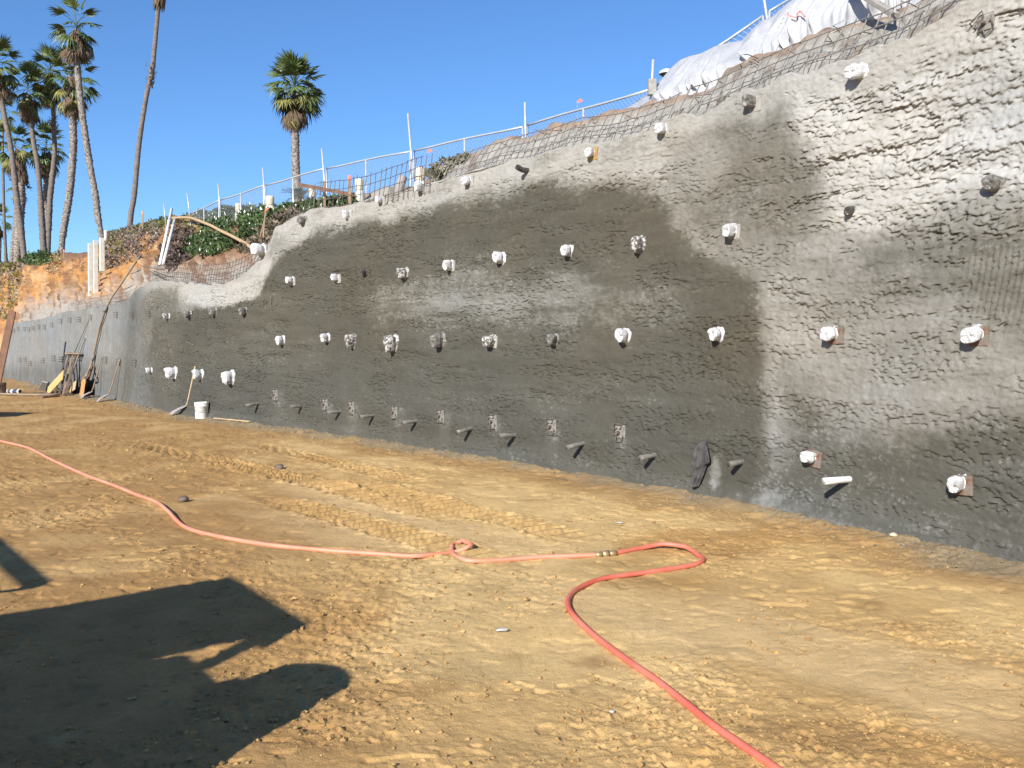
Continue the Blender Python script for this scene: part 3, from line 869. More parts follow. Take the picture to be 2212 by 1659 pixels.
def run(rowname, items, group, from_side="right"):
    n = len(items)
    order = sorted(range(n), key=lambda i: -items[i][0] if from_side == "right" else items[i][0])
    rank = {i: r for r, i in enumerate(order)}
    for i, it in enumerate(items):
        px, py, hpx, style, plate, hang = it[:6]
        wide = it[6] if len(it) > 6 else 1.0
        look = {"white": "white plastic", "spat": "spattered white plastic", "grey": "grey cement-caked", "dark": "dark cement-caked"}[style]
        extra = {"rust": " on a rusty plate", "plate_wood": " on a timber plate", "plate_grey": "", None: ""}[plate]
        if hang > 0.3: extra += " hanging loose"
        pos = "rightmost" if rank[i] == 0 and from_side == "right" else ("leftmost" if rank[i] == 0 else ORD[rank[i]] + " from " + from_side)
        anchor(px, py, hpx, f"{look} wrap{extra}, {pos}, {rowname}", group, style, plate, hang, seed=int(px * 7 + py) % 997 + 1, wide=wide)

ROW_TOP = [(569, 540, 30, "white", "plate_grey", 0, 1.25), (660, 475, 20, "grey", None, 0.1), (756, 463, 19, "white", "plate_grey", 0.35), (826, 433, 19, "white", "plate_grey", 0),
           (914, 404, 24, "white", "plate_grey", 0.1), (1016, 390, 22, "white", "plate_grey", 0), (1281, 330, 24, "white", "plate_wood", 0),
           (1436, 278, 28, "white", "plate_grey", 0), (1631, 222, 32, "grey", "plate_grey", 0), (1864, 155, 40, "white", None, 0)]
run("top row under the mesh", ROW_TOP, "wrapped anchor heads of the top row")
ROW_2 = [(633, 606, 19, "white", "plate_grey", 0), (731, 600, 18, "white", "plate_grey", 0), (791, 588, 15, "dark", None, 0.1), (878, 587, 24, "spat", None, 0.3),
         (976, 572, 24, "white", "plate_grey", 0.25), (1087, 556, 26, "white", None, 0.25), (1232, 540, 26, "white", None, 0.2), (1386, 524, 32, "spat", None, 0.5),
         (1586, 497, 34, "white", "plate_grey", 0), (1842, 455, 24, "dark", None, 0), (2154, 398, 38, "grey", None, 0.1, 1.2)]
run("second row from top", ROW_2, "wrapped anchor heads of the second row")
ROW_3 = [(612, 733, 20, "white", None, 0.3), (709, 729, 21, "white", None, 0.15), (766, 730, 24, "spat", None, 0.7), (855, 735, 30, "spat", None, 0.8),
         (956, 732, 32, "grey", None, 0.3), (1066, 735, 28, "spat", "plate_grey", 0), (1201, 732, 26, "grey", None, 0.2), (1354, 725, 34, "white", None, 0.2),
         (1555, 721, 34, "white", None, 0.1), (1804, 720, 36, "white", "rust", 0), (2112, 720, 42, "white", "rust", 0, 1.2)]
run("middle row at eye level", ROW_3, "wrapped anchor heads of the middle row")
ROW_4 = [(1759, 986, 32, "white", "rust", 0, 1.1), (2078, 1042, 42, "white", "rust", 0.05)]
run("lowest row near the ground", ROW_4, "wrapped anchor heads of the lowest row")
ROW_L1 = [(366, 683, 15, "spat", None, 0.3), (412, 678, 17, "grey", None, 0.1, 1.2), (467, 672, 18, "grey", None, 0.3), (531, 671, 18, "grey", None, 0.2)]
run("short row under the hollow", ROW_L1, "wrapped anchor heads left of the hollow", "left")
ROW_L2 = [(328, 800, 14, "white", None, 0.1, 1.2), (380, 803, 24, "white", None, 0.35, 1.1), (437, 808, 23, "white", None, 0.3), (503, 811, 26, "white", None, 0.5)]
run("short row above the shovel", ROW_L2, "wrapped anchor heads above the shovel", "left")

# lone dark pipe stub high on the wall
Mx, dep = frame_at(1141, 369)
e = empty("pipe_stub", matrix=Mx); tag(e, "short dark pipe stub alone below the brow, capped with cement", "pipe")
MB().tube([(0, 0, -0.05), (0.0, 0.0, 0.12), (0.0, 0.03, 0.22)], [0.045, 0.04, 0.042], 10).build("pipe", M["bag_dark"], e)
MB().lathe([(0.0, 0.225), (0.028, 0.225), (0.034, 0.215)], 10, Matrix.Translation((0, 0.03, 0))).build("pipe_mouth", M["hole"], e)

# ------------------------------------------------------------------ bare bearing plates with bent rebar
def bare_plate(px, py, spx, label, group, tilt=0.0):
    Mx, dep = frame_at(px, py)
    s = spx * dep / FPX
    e = empty("bare_anchor_plate", matrix=Mx); tag(e, label, "anchor plate", group)
    MB().box((0, -0.01, 0.004), (s * 0.46, s * 0.58, 0.010)).build("recess_pad", M["pad"], e)
    MB().box((0, 0, 0.018), (s * 0.36, s * 0.36, 0.008)).build("bearing_plate", M["rebar_pale"], e)
    nb = MB().tube([(0, 0, 0.01), (0, 0, 0.085)], 0.020, 6); nb.build("nut", M["rebar"], e)
    r = max(0.006, s * 0.04); o_ = 0.045
    hooks = ([(-0.62, 0.62, 0.0), (-0.55, 0.60, 1), (0.30, 0.58, 1), (0.22, 0.30, 1), (0.05, 0.26, 1)], [(-0.60, 0.20, 0.0), (-0.50, 0.22, 1), (-0.15, 0.30, 1)],
             [(-0.62, -0.18, 0.0), (-0.55, -0.15, 1), (-0.20, -0.20, 1), (-0.30, -0.62, 1)], [(-0.35, -0.64, 0.9), (0.30, -0.62, 1), (0.42, -0.22, 1), (0.20, -0.16, 0.6)])
    for hk in hooks:
        o2 = MB().tube([(hx * s, hy * s, o_ * hz2) for hx, hy, hz2 in hk], r, 5).build("rebar_hook", M["rebar"], e); o2.rotation_euler = (0, 0, tilt)
    return e
PL = [(595, 852, 20), (703, 873, 21), (760, 880, 23), (853, 890, 22), (953, 898, 23), (1066, 910, 26), (1193, 921, 28), (1341, 934, 31)]
for i, (x_, y_, s_) in enumerate(PL):
    lab = "leftmost" if i == 0 else ("rightmost" if i == len(PL) - 1 else ORD[i] + " from the left")
    bare_plate(x_, y_, s_, f"bare plate with bent rebar hooks, {lab} above the pipes", "bare anchor plates above the drain pipes")
bare_plate(2131, 51, 40, "bare plate with crossed rebar in a pale recess at the upper right", None, R(35))

# ------------------------------------------------------------------ drain pipes sticking out of the wall
PIPES = [((529.5, 876), (558.7, 871), "spat"), ((626.7, 878), (651.5, 877), "spat"), ((706, 891), (735, 889), "dirty"), ((777, 900), (808, 897), "spat"),
         ((868.7, 913), (900, 909), "dirty"), ((986.7, 934.5), (1018, 923.7), "spat"), ((1078, 941), (1114, 940.6), "dirty"), ((1224, 966.6), (1261, 956.5), "dirty"),
         ((1381, 989.6), (1414.8, 982.5), "dirty"), ((1574.7, 1003), (1604, 996), "spat"), ((1779.6, 1039.6), (1834.5, 1035.6), "white")]
for i, (tip, root, st) in enumerate(PIPES):
    Mx, dep = frame_at(*root)
    rt = Mx.translation.copy(); out = Mx.col[2].to_3d()
    # length from the run of the pipe in the picture
    best = None
    for L in np.arange(0.12, 0.7, 0.005):
        qx, qy = to_px(np.array(rt + out * L))
        if best is None or abs(qx - tip[0]) < best[0]: best = (abs(qx - tip[0]), L, qy)
    L = best[1]; drop = (tip[1] - best[2]) * dep / FPX
    e = empty("drain_pipe", matrix=Mx)
    lab = ["spotless white", "grey cement-caked", "half-spattered white"][["white", "dirty", "spat"].index(st)]
    pos = "leftmost" if i == 0 else ("rightmost" if i == len(PIPES) - 1 else ORD[i] + " from the left")
    tag(e, f"{lab} drain pipe poking from the wall foot, {pos}", "pipe", "drain pipes along the wall foot")
    rad = 0.033 if st == "white" else 0.031
    mm = {"white": "pvc", "dirty": "pvc_dirty", "spat": "pvc_spat"}[st]
    pb = MB(); n = 14
    pts = [Vector((0, -drop * t, -0.06 * (1 - t) + L * t)) for t in (0, 0.5, 1)]
    pb.tube(pts, rad, n, cap=False)
    pb.tube([pts[2], pts[2] - (pts[2] - pts[1]) * 0.3], [rad * 0.86] * 2, n, cap=False)
    base = len(pb.v)
    pb.f += [(2 * n + k, 2 * n + (k + 1) % n, 3 * n + (k + 1) % n, 3 * n + k) for k in range(n)]
    pb.build("pipe", M[mm], e, True)
    MB().tube([pts[2] - (pts[2] - pts[1]) * 0.10, pts[2] - (pts[2] - pts[1]) * 0.12], rad * 0.85, n).build("pipe_bore", M["hole"], e)

# ------------------------------------------------------------------ nail bars standing out of the far, older section
studU = [(105, 1230), (130, 1215), (165, 1200), (220, 1200), (258, 1205), (295, 1195), (345, 1185), (390, 1185), (455, 1165), (530, 1135), (610, 1125), (690, 1120), (785, 1100), (1005, 1080), (1138, 1085), (1283, 1070)]
studL = [(185, 1465), (228, 1460), (270, 1495), (382, 1470), (475, 1450), (540, 1460), (700, 1450), (915, 1465), (1030, 1478), (1165, 1490)]
st_me = MB()
for yy in (-0.10, 0.0, 0.10):
    st_me.tube([(0, yy, -0.03), (0.0, yy, 0.20)], 0.014, 5)
st_me.box((0, 0, 0.05), (0.012, 0.17, 0.012))
st_mesh = st_me.mesh("nail_bar"); st_mesh.materials.append(M["rebar"])
for rows_, nm in ((studU, "upper"), (studL, "lower")):
    for i, (zx, zy) in enumerate(rows_):
        Mx, dep = frame_at(zx / 3.948, 406.6 + zy / 3.948)
        s_ = link("nail_bar", st_mesh); s_.matrix_world = Mx @ Matrix.Scale(0.66 if nm == "upper" else 0.74, 4)
        pos = "leftmost" if i == 0 else ORD[i] + " from the left"
        tag(s_, f"short dark rebar nail head, {pos}, {nm} row, smooth far wall", "nail head", f"nail heads of the {nm} far row")

# small loose bars
for (a, b_, lab) in (((404, 738), (420, 746), "short rusty bar jutting from the dark wall left of the middle row"), ((589, 640), (586, 662), "thin dark bar lying flat on the wall below the second row")):
    A_ = wall_pt(*a); nx, ny = back_n(A_.x); B_ = wall_pt(*b_)
    f_ = Vector((-nx, -ny, 0)) * 0.03
    tag(MB().tube([A_ + f_, B_ + f_ * 0.3], 0.011, 5).build("loose_bar", M["rebar"]), lab, "rebar")

# ------------------------------------------------------------------ dark cloth hung on the wall
Lp = [(1524, 953), (1512, 968), (1507, 990), (1503, 1012), (1501, 1022), (1506, 1026), (1505, 1042), (1508, 1050)]
Rp = [(1531, 951), (1541, 962), (1545, 985), (1543, 997), (1533, 1003), (1525, 1024), (1519, 1040), (1516, 1050)]
nu, nv_ = 26, 40
tt = np.linspace(0, 1, len(Lp)); tv = np.linspace(0, 1, nv_)
lx = np.interp(tv, tt, [p[0] for p in Lp]); ly = np.interp(tv, tt, [p[1] for p in Lp])
rx = np.interp(tv, tt, [p[0] for p in Rp]); ry_ = np.interp(tv, tt, [p[1] for p in Rp])
uu = np.linspace(0, 1, nu)
CPX = lx[None] * (1 - uu[:, None]) + rx[None] * uu[:, None]; CPY = ly[None] * (1 - uu[:, None]) + ry_[None] * uu[:, None]
x0, z_, Pc = wall_uv(CPX.ravel(), CPY.ravel())
nx, ny = back_n(x0)
U = np.repeat(uu[:, None], nv_, 1).ravel(); Vv = np.repeat(tv[None], nu, 0).ravel()
fold = 0.075 + 0.035 * np.sin(U * 15 + 1.5 * Vv) + 0.02 * np.sin(U * 31 + 2) - 0.03 * np.abs(2 * U - 1) ** 2 + 0.02 * np.sin(Vv * 7)
fold = fold * sstep(0, 0.12, Vv) + 0.05 * (1 - sstep(0, 0.12, Vv))
Pc[:, 0] -= nx * fold; Pc[:, 1] -= ny * fold
cl = link("hanging_cloth", grid_mesh("hanging_cloth", Pc.reshape(nu, nv_, 3)), M["cloth"], None, True)
sm = cl.modifiers.new("thickness", 'SOLIDIFY'); sm.thickness = 0.008
tag(cl, "dark grey cloth hanging in folds from the wall near the ground", "cloth")

# ------------------------------------------------------------------ exposed reinforcing mesh along the top
def mesh_sheet(px_a, px_b, hts, label, setb, lean=0.0, mat="rebar", step=0.16, rad=0.0055, drop=0.16):
    """hts: list of heights above the concrete edge for the horizontal bars (metres)"""
    pxs = np.linspace(px_a, px_b, 160)
    x0, zt, Pt = wall_uv(pxs, np.interp(pxs, TOPX, TOPY))
    s_ = arc(x0)
    e = empty("reinforcing_mesh", Vector(Pt[80])); tag(e, label, "rebar mesh", "sheets of reinforcing mesh above the wall")
    inv = e.matrix_world.inverted() if False else None
    org = Vector(Pt[80])
    def pt(sv, hgt, jit=0.0):
        xx = float(np.interp(sv, s_[np.argsort(s_)], x0[np.argsort(s_)])); zz_ = float(ztop(xx)) + hgt
        sag = 0.06 * (vnoise(np.array([sv / 0.9]), np.array([hgt * 2.0]), 301)[0] - 0.5)
        p = wall_xyz(np.array(xx), np.array(zz_), np.array(0.03 - setb - lean * max(hgt, 0) + sag + jit))
        return Vector(p) - org
    smin, smax = s_.min(), s_.max()
    top = max(hts)
    for sv in np.arange(smin + 0.05, smax, step):
        j = random.uniform(-0.02, 0.02); k = random.uniform(-0.05, 0.03)
        b_ = MB().tube([pt(sv + j, -drop), pt(sv + j * 0.5, top * 0.5), pt(sv + j + k * 0.3, top + random.uniform(0.0, 0.06))], rad, 4)
        b_.build("vertical_bar", M[mat], e)
    for hgt in hts:
        a0 = smin + random.uniform(0, 0.3); a1 = smax - random.uniform(0, 0.3)
        ss = np.arange(a0, a1, 0.22)
        MB().tube([pt(q, hgt + random.uniform(-0.012, 0.012), 0.012) for q in ss], rad, 4).build("horizontal_bar", M[mat], e)
    return e
mesh_sheet(1440, 2120, (-0.02, 0.15, 0.31, 0.47), "reinforcing mesh standing above the wall in front of the white sheeting", 0.06, 0.55, "rebar_pale", 0.155, 0.0075)
mesh_sheet(925, 1450, (-0.02, 0.14, 0.29, 0.44), "reinforcing mesh above the wall in front of the bare brow", 0.06, 0.55, "rebar_pale", 0.155, 0.0075)
mesh_sheet(668, 935, (0.0, 0.16, 0.33, 0.5), "dark reinforcing mesh above the wall in front of the cream bollards", 0.05, 0.02, "rebar", 0.16, 0.0065)
mesh_sheet(585, 665, (0.0, 0.2, 0.42, 0.62), "brown reinforcing mesh stepping down the slope by the green plants", 0.25, 0.25, "rebar", 0.17, 0.0065, 0.35)
mesh_sheet(318, 560, (0.0, 0.12, 0.24, 0.36, 0.48), "fine reinforcing mesh in front of the hollow below the green plants", 0.10, 0.15, "rebar", 0.15, 0.006)
mesh_sheet(150, 282, (0.0, 0.12, 0.24, 0.36), "fine reinforcing mesh on top of the smooth far wall", 0.10, 0.25, "rebar_pale", 0.18, 0.005)

# long bars and laths jutting out beside the hollow
for a, b_, lab in (((307, 575), (356, 583), "long rebar jutting left from the mesh beside the two pale pipes"), ((322, 585), (357, 600), "shorter rebar slanting down below the two pale pipes")):
    A_ = wall_pt(a[0], a[1], 0.15); B_ = wall_pt(b_[0], b_[1], 0.12)
    tag(MB().tube([A_, B_], 0.016, 5).build("rebar_rod", M["rebar"]), lab, "rebar")

# two stakes of lath with pink ribbon by the brown mesh
for k, (a, b_) in enumerate((((578, 447), (560, 520)), ((574, 450), (568, 515)))):
    A_ = wall_pt(a[0], a[1], 0.5); B_ = wall_pt(b_[0], b_[1], 0.35)
    e = empty("marker_lath", B_); tag(e, ["leaning wooden lath with pink ribbon beside a cream bollard", "straighter thin lath behind the pink-ribboned one"][k], "stake")
    MB().beam((0, 0, 0), A_ - B_, 0.03, 0.015).build("lath", M["wood"], e)
    if k == 0: MB().beam((A_ - B_) * 0.85 + Vector((-0.03, -0.02, 0)), (A_ - B_) * 0.97 + Vector((0.05, -0.02, 0)), 0.03, 0.02).build("ribbon", M["orange"], e)

# ------------------------------------------------------------------ temporary fence on the plateau
NODE = [(345, 490, 31.0), (410, 463, 28.5), (474, 433, 25.8), (571, 401, 23.2), (702, 364, 20.7), (890, 326, 18.4), (1134, 272, 16.0), (1411, 191, 13.4), (1656, 30, 13.2), (1790, -58, 13.6)]
NP_ = [depth_pt(*n) for n in NODE]
FH = 1.25
names = ["hidden behind the ice plant crest", "leftmost visible by the green plants", "second from the left above the green plants", "just left of the lone palm", "crossing in front of the lone palm",
         "between two tall poles above the grey concrete tube", "above the lone dark pipe stub", "ending at the wooden block", "behind the white sheeting at the top right"]
for i in range(1, len(NP_) - 1):
    a = NP_[i]; b_ = NP_[i + 1]
    d = (b_ - a); dn = d.normalized()
    a2 = a + dn * 0.06; b2 = b_ - dn * 0.06
    e = empty("chain_link_fence", a2 - Vector((0, 0, FH)))
    tag(e, f"chain-link fence {names[i]}", "fence", "chain-link fence panels along the bluff")
    O = a2 - Vector((0, 0, FH))
    L = b2 - a2
    def q(t, hh, sg=0.0):
        return L * t + Vector((0, 0, hh + 0.010 * math.sin(3.1416 * t * 2 + i) - sg))
    MB().tube([q(t, FH) for t in np.linspace(0, 1, 7)], 0.019, 6).build("top_rail", M["galv"], e, True)
    MB().tube([q(t, 0.05) for t in (0, 0.5, 1)], 0.018, 6).build("bottom_rail", M["galv"], e, True)
    for t in (0, 1): MB().tube([q(t, -0.1), q(t, FH)], 0.018, 6).build("end_post", M["galv"], e, True)
    MB().tube([q(0.5, -0.1), q(0.5, FH)], 0.019, 6).build("middle_post", M["galv"], e, True)
    W = MB(); Ln = L.length; hgt = FH - 0.06
    st = 0.085
    for sgn in (1, -1):
        for c in np.arange(-hgt, Ln + hgt, st):
            # wire from (c, 0.06) to (c + sgn*hgt, 0.06+hgt), clipped to the panel
            x1, x2 = c, c + sgn * hgt
            t0, t1 = 0.0, 1.0
            for lo_, hi_ in ((0, Ln),):
                dx = x2 - x1
                ta, tb = (lo_ - x1) / dx, (hi_ - x1) / dx
                if ta > tb: ta, tb = tb, ta
                t0 = max(t0, ta); t1 = min(t1, tb)
            if t1 - t0 < 0.02: continue
            pA = q((x1 + dx * t0) / Ln, 0.06 + hgt * t0); pB = q((x1 + dx * t1) / Ln, 0.06 + hgt * t1)
            W.tube([pA, pB], 0.0021, 3, False)
    cw = W.build("chain_link", M["galv"], e); cw["kind"] = "stuff"

POLES = [((354, 440), (358, 485), 30.2, "shortest, far left above the ice plant crest"), ((404, 417), (411, 470), 28.3, "second from the left beyond the tan hose"), ((471, 397), (477, 470), 25.6, "third from the left, above the green plants"),
         ((567.5, 362), (575, 470), 23.0, "beside the cream bollard nearest the green plants"), ((695, 321), (706, 450), 20.5, "right of the lone palm"), ((881, 245), (895, 410), 18.2, "tallest, above the grey concrete tube"),
         ((1134, 221), (1136, 320), 15.8, "above the lone dark pipe stub"), ((1411, 129), (1408, 185), 13.1, "set in the wooden block"), ((1646, -30), (1662, 70), 13.1, "rising behind the white sheeting")]
for a, b_, d_, lab in POLES:
    A_ = depth_pt(a[0], a[1], d_); B_ = depth_pt(b_[0], b_[1], d_); B_ = B_ + (B_ - A_) * 0.25
    po = MB().tube([B_, A_], 0.020, 8).build("fence_pole", M["galv"], None, True)
    tag(po, f"upright galvanised pole, {lab}", "pole", "galvanised poles along the fence")
A_ = depth_pt(1408, 206, 13.0); B_ = depth_pt(1408.5, 172, 13.0)
tag(MB().beam(A_, B_, 0.115, 0.115, (0, 1, 0)).build("wooden_block", M["plate_grey"], None, bevel=0.006), "upright grey wooden block on the fence beside the white sheeting", "block")

# lamp head peeping over the sheeting
A_ = depth_pt(1440, 157, 14.5)
e = empty("lamp_head", A_); tag(e, "small white domed lamp head peeping over the white sheeting", "lamp")
MB().lathe([(0.0, 0.06), (0.06, 0.05), (0.11, 0.02), (0.13, -0.02), (0.11, -0.025)], 14).build("dome", M["pvc"], e, True)
MB().lathe([(0.10, -0.02), (0.07, -0.06), (0.0, -0.07)], 14).build("lens", M["machine_grey"], e, True)
MB().tube([(0, 0, 0.0), (0.05, 0.1, -0.3), (0.05, 0.1, -3.2)], 0.03, 8).build("lamp_post", M["galv"], e)

# ------------------------------------------------------------------ white sheeting draped over the bluff
SH_T = [(1352, 238), (1375, 224), (1390, 212), (1408, 204), (1416, 196), (1428, 178), (1440, 165), (1455, 147), (1475, 130), (1495, 122), (1520, 116), (1549, 101), (1585, 92), (1607, 89), (1630, 65), (1650, 46), (1670, 40), (1700, 14), (1720, -2), (1790, -70), (1900, -140), (2000, -170), (2060, -150)]
SH_B = [(1352, 238), (1376, 229), (1412, 221), (1485, 203), (1523, 196), (1551, 178), (1571, 149), (1630, 125), (1708, 103), (1748, 81), (1789, 67), (1856, 47), (1915, 34), (1960, 10), (2060, -60)]
spx = np.arange(1352, 2060, 2.2); ns = 60
ty = np.interp(spx, [p[0] for p in SH_T], [p[1] for p in SH_T]); by = np.interp(spx, [p[0] for p in SH_B], [p[1] for p in SH_B]) + 2
vq = np.linspace(0, 1, ns)
SPX = np.repeat(spx[:, None], ns, 1)
# folds run obliquely: shear the columns toward the lower left
SPY = by[:, None] * (1 - vq[None]) + ty[:, None] * vq[None]
sbk = 0.70 + 0.75 * vq[None] + 0 * SPX
_, _, Ps = wall_uv(SPX.ravel(), SPY.ravel(), sbk.ravel())
Ps = Ps.reshape(SPX.shape + (3,))
cr_x = SPX - 0.75 * (by[:, None] - SPY)
ph_ = cr_x / 34.0 + 2.2 * vnoise(cr_x / 90.0, vq[None] * 0.6 + 0 * SPX, 311)
fr_ = np.abs(2 * (ph_ - np.floor(ph_)) - 1); fr2 = ph_ * 2.3 + 1.7 * vnoise(cr_x / 40.0, vq[None] * 0.9 + 0 * SPX, 321); fr2 = np.abs(2 * (fr2 - np.floor(fr2)) - 1)
pleat = (fr_ ** 1.4 + 0.45 * fr2) * (0.35 + 0.9 * vnoise(cr_x / 47.0, vq[None] + 0 * SPX, 313))
soft_ = vnoise(SPX / 70.0, vq[None] * 1.5 + 0 * SPX, 317)
dsp = (0.15 * pleat + 0.16 * soft_ + 0.03 * vnoise(cr_x / 9.0, vq[None] * 3 + 0 * SPX, 319)) * sstep(0.0, 0.3, vq)[None] * sstep(1352, 1430, SPX) - 0.12
nx, ny = back_n(np.clip(Ps[..., 0], -58, 8))
dsp = dsp * sstep(1.02, 0.62, vq)[None] + 0.05
Ps[..., 0] -= nx * dsp; Ps[..., 1] -= ny * dsp
she = empty("plastic_sheeting", Vector(Ps[150, 0])); tag(she, "crumpled white plastic sheeting draped over the bluff at the top right", "sheeting")
ofs = Ps[150, 0]
so = link("sheet", grid_mesh("sheet", Ps - ofs), M["sheet"], she, True)
smod = so.modifiers.new("thickness", 'SOLIDIFY'); smod.thickness = 0.004
# red print on the sheet
def sheet_pt(px, py, lift=0.10):
    i = int(np.clip((px - 1352) / 2.2, 0, len(spx) - 1)); j = int(np.argmin(np.abs(SPY[i] - py)))
    p = Ps[i, j].copy(); p[0] -= nx[i, j] * lift; p[1] -= ny[i, j] * lift
    return Vector(p) - Vector(ofs)
def stroke(pts, nm):
    MB().tube([sheet_pt(*p) for p in pts], 0.010, 4).build(nm, M["redink"], she)
stroke([(1743, 37), (1742, 43), (1746, 45), (1750, 42), (1751, 34)], "red_letter")
stroke([(1753, 33), (1759, 31), (1760, 41)], "red_letter")
# timber and pipe lying on the brow behind the mesh
A_ = wall_pt(1872, -6, 0.55); B_ = wall_pt(1934, 33, 0.35)
tag(MB().beam(A_ + (A_ - B_) * 0.6, B_, 0.09, 0.05).build("timber", M["conc_grey"], None, bevel=0.004), "grey timber slanting down against the white sheeting at the top edge", "timber")
A_ = wall_pt(1933, -40, 0.4); B_ = wall_pt(1933, 36, 0.36)
tag(MB().tube([A_, B_], 0.016, 8).build("upright_pipe", M["galv"], None, True), "thin upright pipe at the foot of the slanting grey timber", "pipe")

# ------------------------------------------------------------------ bollards and things on the brow
def bollard(px, ytop_, ybot, d_, label):
    B_ = depth_pt(px, ybot, d_); A_ = depth_pt(px, ytop_, d_); hh = (A_ - B_).length
    e = empty("bollard", B_); tag(e, label, "bollard", "cream concrete bollards along the brow")
    r = hh * 0.22 if hh < 0.7 else 0.125
    bt = min(-0.15, -0.1)
    MB().lathe([(0, bt), (r * 1.25, bt), (r * 1.2, 0), (r * 0.98, hh - 0.26), (r * 0.80, hh - 0.235), (0.0, hh - 0.235)], 18).build("shaft", M["concrete"], e, True)
    MB().lathe([(0.0, hh - 0.24), (r * 0.78, hh - 0.24), (r * 0.98, hh - 0.20), (r * 1.0, hh - 0.03), (r * 0.93, hh), (0, hh)], 18).build("cap", M["conc_cream"], e, True)
bollard(516, 440, 474, 25.2, "cream bollard mostly sunk behind the green plants, leftmost")
bollard(583.5, 424, 466, 22.4, "cream bollard standing at the right end of the green plants")
bollard(674.5, 407, 440, 22.0, "cream bollard just right of the lone palm trunk")
bollard(776.5, 387, 428, 18.6, "cream bollard behind the dark mesh, beside the wooden stake")
bollard(908.5, 362, 412, 15.9, "cream bollard at the foot of the tallest pole, rightmost")
# grey tube lying tilted by the brow
B_ = wall_pt(861, 412, 0.7); A_ = wall_pt(871, 381, 0.8)
Mt = (A_ - B_).normalized().to_track_quat('Z', 'Y').to_matrix().to_4x4(); Mt.translation = B_
tu = MB().lathe([(0.0, -0.1), (0.085, -0.1), (0.085, 0.30), (0.075, 0.31), (0.07, 0.28), (0.0, 0.27)], 16, Mt).build("concrete_tube", M["conc_grey"], None, True)
tag(tu, "tilted grey concrete tube between the two rightmost cream bollards", "tube")
# broken slab beside it
tag(MB().beam(wall_pt(812, 425, 0.9), wall_pt(852, 412, 0.9), 0.25, 0.16).build("concrete_slab", M["plate_grey"], None, bevel=0.02), "broken pale concrete slab lying left of the grey tube", "slab")
# barricade rail and stakes
A_ = depth_pt(648, 399, 20.0); B_ = depth_pt(764, 421, 17.9)
tag(MB().beam(A_, B_, 0.03, 0.075).build("barricade_rail", M["wood_brown"], None), "brown plank rail running behind the dark mesh right of the lone palm", "plank")
for (x_, yt, yb, d_, lab, pink) in ((755.5, 381, 440, 17.6, "wooden stake with an orange top in front of the brown rail", True), (701, 390, 445, 19.4, "plain wooden stake right of the lone palm", False),
                                    (308, 458, 482, 30, "small stake with a pale orange top on the ice plant crest", True), (138, 540, 549, 40, "tiny pale orange marker under the left palms", True)):
    B_ = depth_pt(x_, yb, d_); A_ = depth_pt(x_, yt, d_)
    e = empty("survey_stake", B_); tag(e, lab, "stake", "survey stakes on the bluff")
    hh = (A_ - B_).length; w_ = 0.05
    MB().box((0, 0, hh / 2 - 0.1), (w_ / 2, 0.012, hh / 2 + 0.1)).build("lath", M["wood"], e)
    if pink: MB().box((0, 0, hh - 0.03), (w_ / 2 + 0.004, 0.016, 0.045)).build("painted_top", M["orange"], e)
# little flags on wire
for (x_, yt, yb, d_, lab) in ((1247, 217, 245, 15.2, "pink flag on a thin wire above the brow, left of the wooden block"), (923, 325, 352, 17.0, "faint pink marker hanging on the fence right of the tallest pole")):
    B_ = depth_pt(x_, yb, d_); A_ = depth_pt(x_, yt, d_)
    e = empty("marker_flag", B_); tag(e, lab, "flag", "pink flags near the fence")
    MB().tube([(0, 0, -0.2), A_ - B_], 0.004, 4).build("wire", M["galv"], e)
    dv = A_ - B_
    MB().add([dv, dv + Vector((0.06, 0, 0.03)), dv + Vector((0.10, 0.01, 0.0)), dv + Vector((0.05, 0.01, -0.03)), dv + Vector((0, 0, -0.04))], [(0, 1, 3, 4), (1, 2, 3)]).build("flag", M["orange"], e)

# ------------------------------------------------------------------ square concrete posts and leaning pipes on the slope
for (x1, x2, yt, yb, lab) in ((189.5, 201.5, 526, 618, "leftmost and lowest"), (200.5, 213, 519, 611, "middle"), (214, 227, 514, 572, "rightmost, half buried in dry plants")):
    xm = (x1 + x2) / 2
    sb_ = 0.9
    B_ = wall_pt(xm, yb, sb_); A_ = depth_pt(xm - 0.5, yt, B_.y)
    w_ = (x2 - x1) * B_.y / FPX * 0.72
    po = MB().beam(B_ - (A_ - B_) * 0.25, A_, w_, w_, (0.8, 0.6, 0)).build("concrete_post", M["concrete"], None, bevel=0.012)
    tag(po, f"square white concrete post on the orange slope, {lab} of three", "post", "square concrete posts on the orange slope")
e4 = depth_pt(229, 500, 31); 
tag(MB().tube([depth_pt(229, 520, 31), depth_pt(228, 500, 31), depth_pt(233, 506, 31.2)], 0.06, 8).build("vent_pipe", M["pvc"], None, True), "bent white pipe behind the rightmost square concrete post", "pipe")
for (a, b_, r, lab) in (((371, 451), (345, 573), 0.042, "taller grey-white pipe leaning on the slope by the tan hose"), ((377.5, 474), (352, 572), 0.040, "shorter white pipe leaning right beside the taller one")):
    B_ = wall_pt(b_[0], b_[1], 0.22); A_ = wall_pt(a[0], a[1], 0.9)
    e = empty("leaning_pipe", B_); tag(e, lab, "pipe", "pale pipes leaning on the slope")
    MB().tube([(0, 0, 0), A_ - B_], r, 12).build("pipe", M["pvc"], e, True)
    for t in (0.78,) if r > 0.041 else (0.86,):
        c = (A_ - B_) * t; d_ = (A_ - B_).normalized()
        MB().tube([c - d_ * 0.05, c + d_ * 0.05], r * 1.18, 12).build("coupling", M["galv"], e, True)

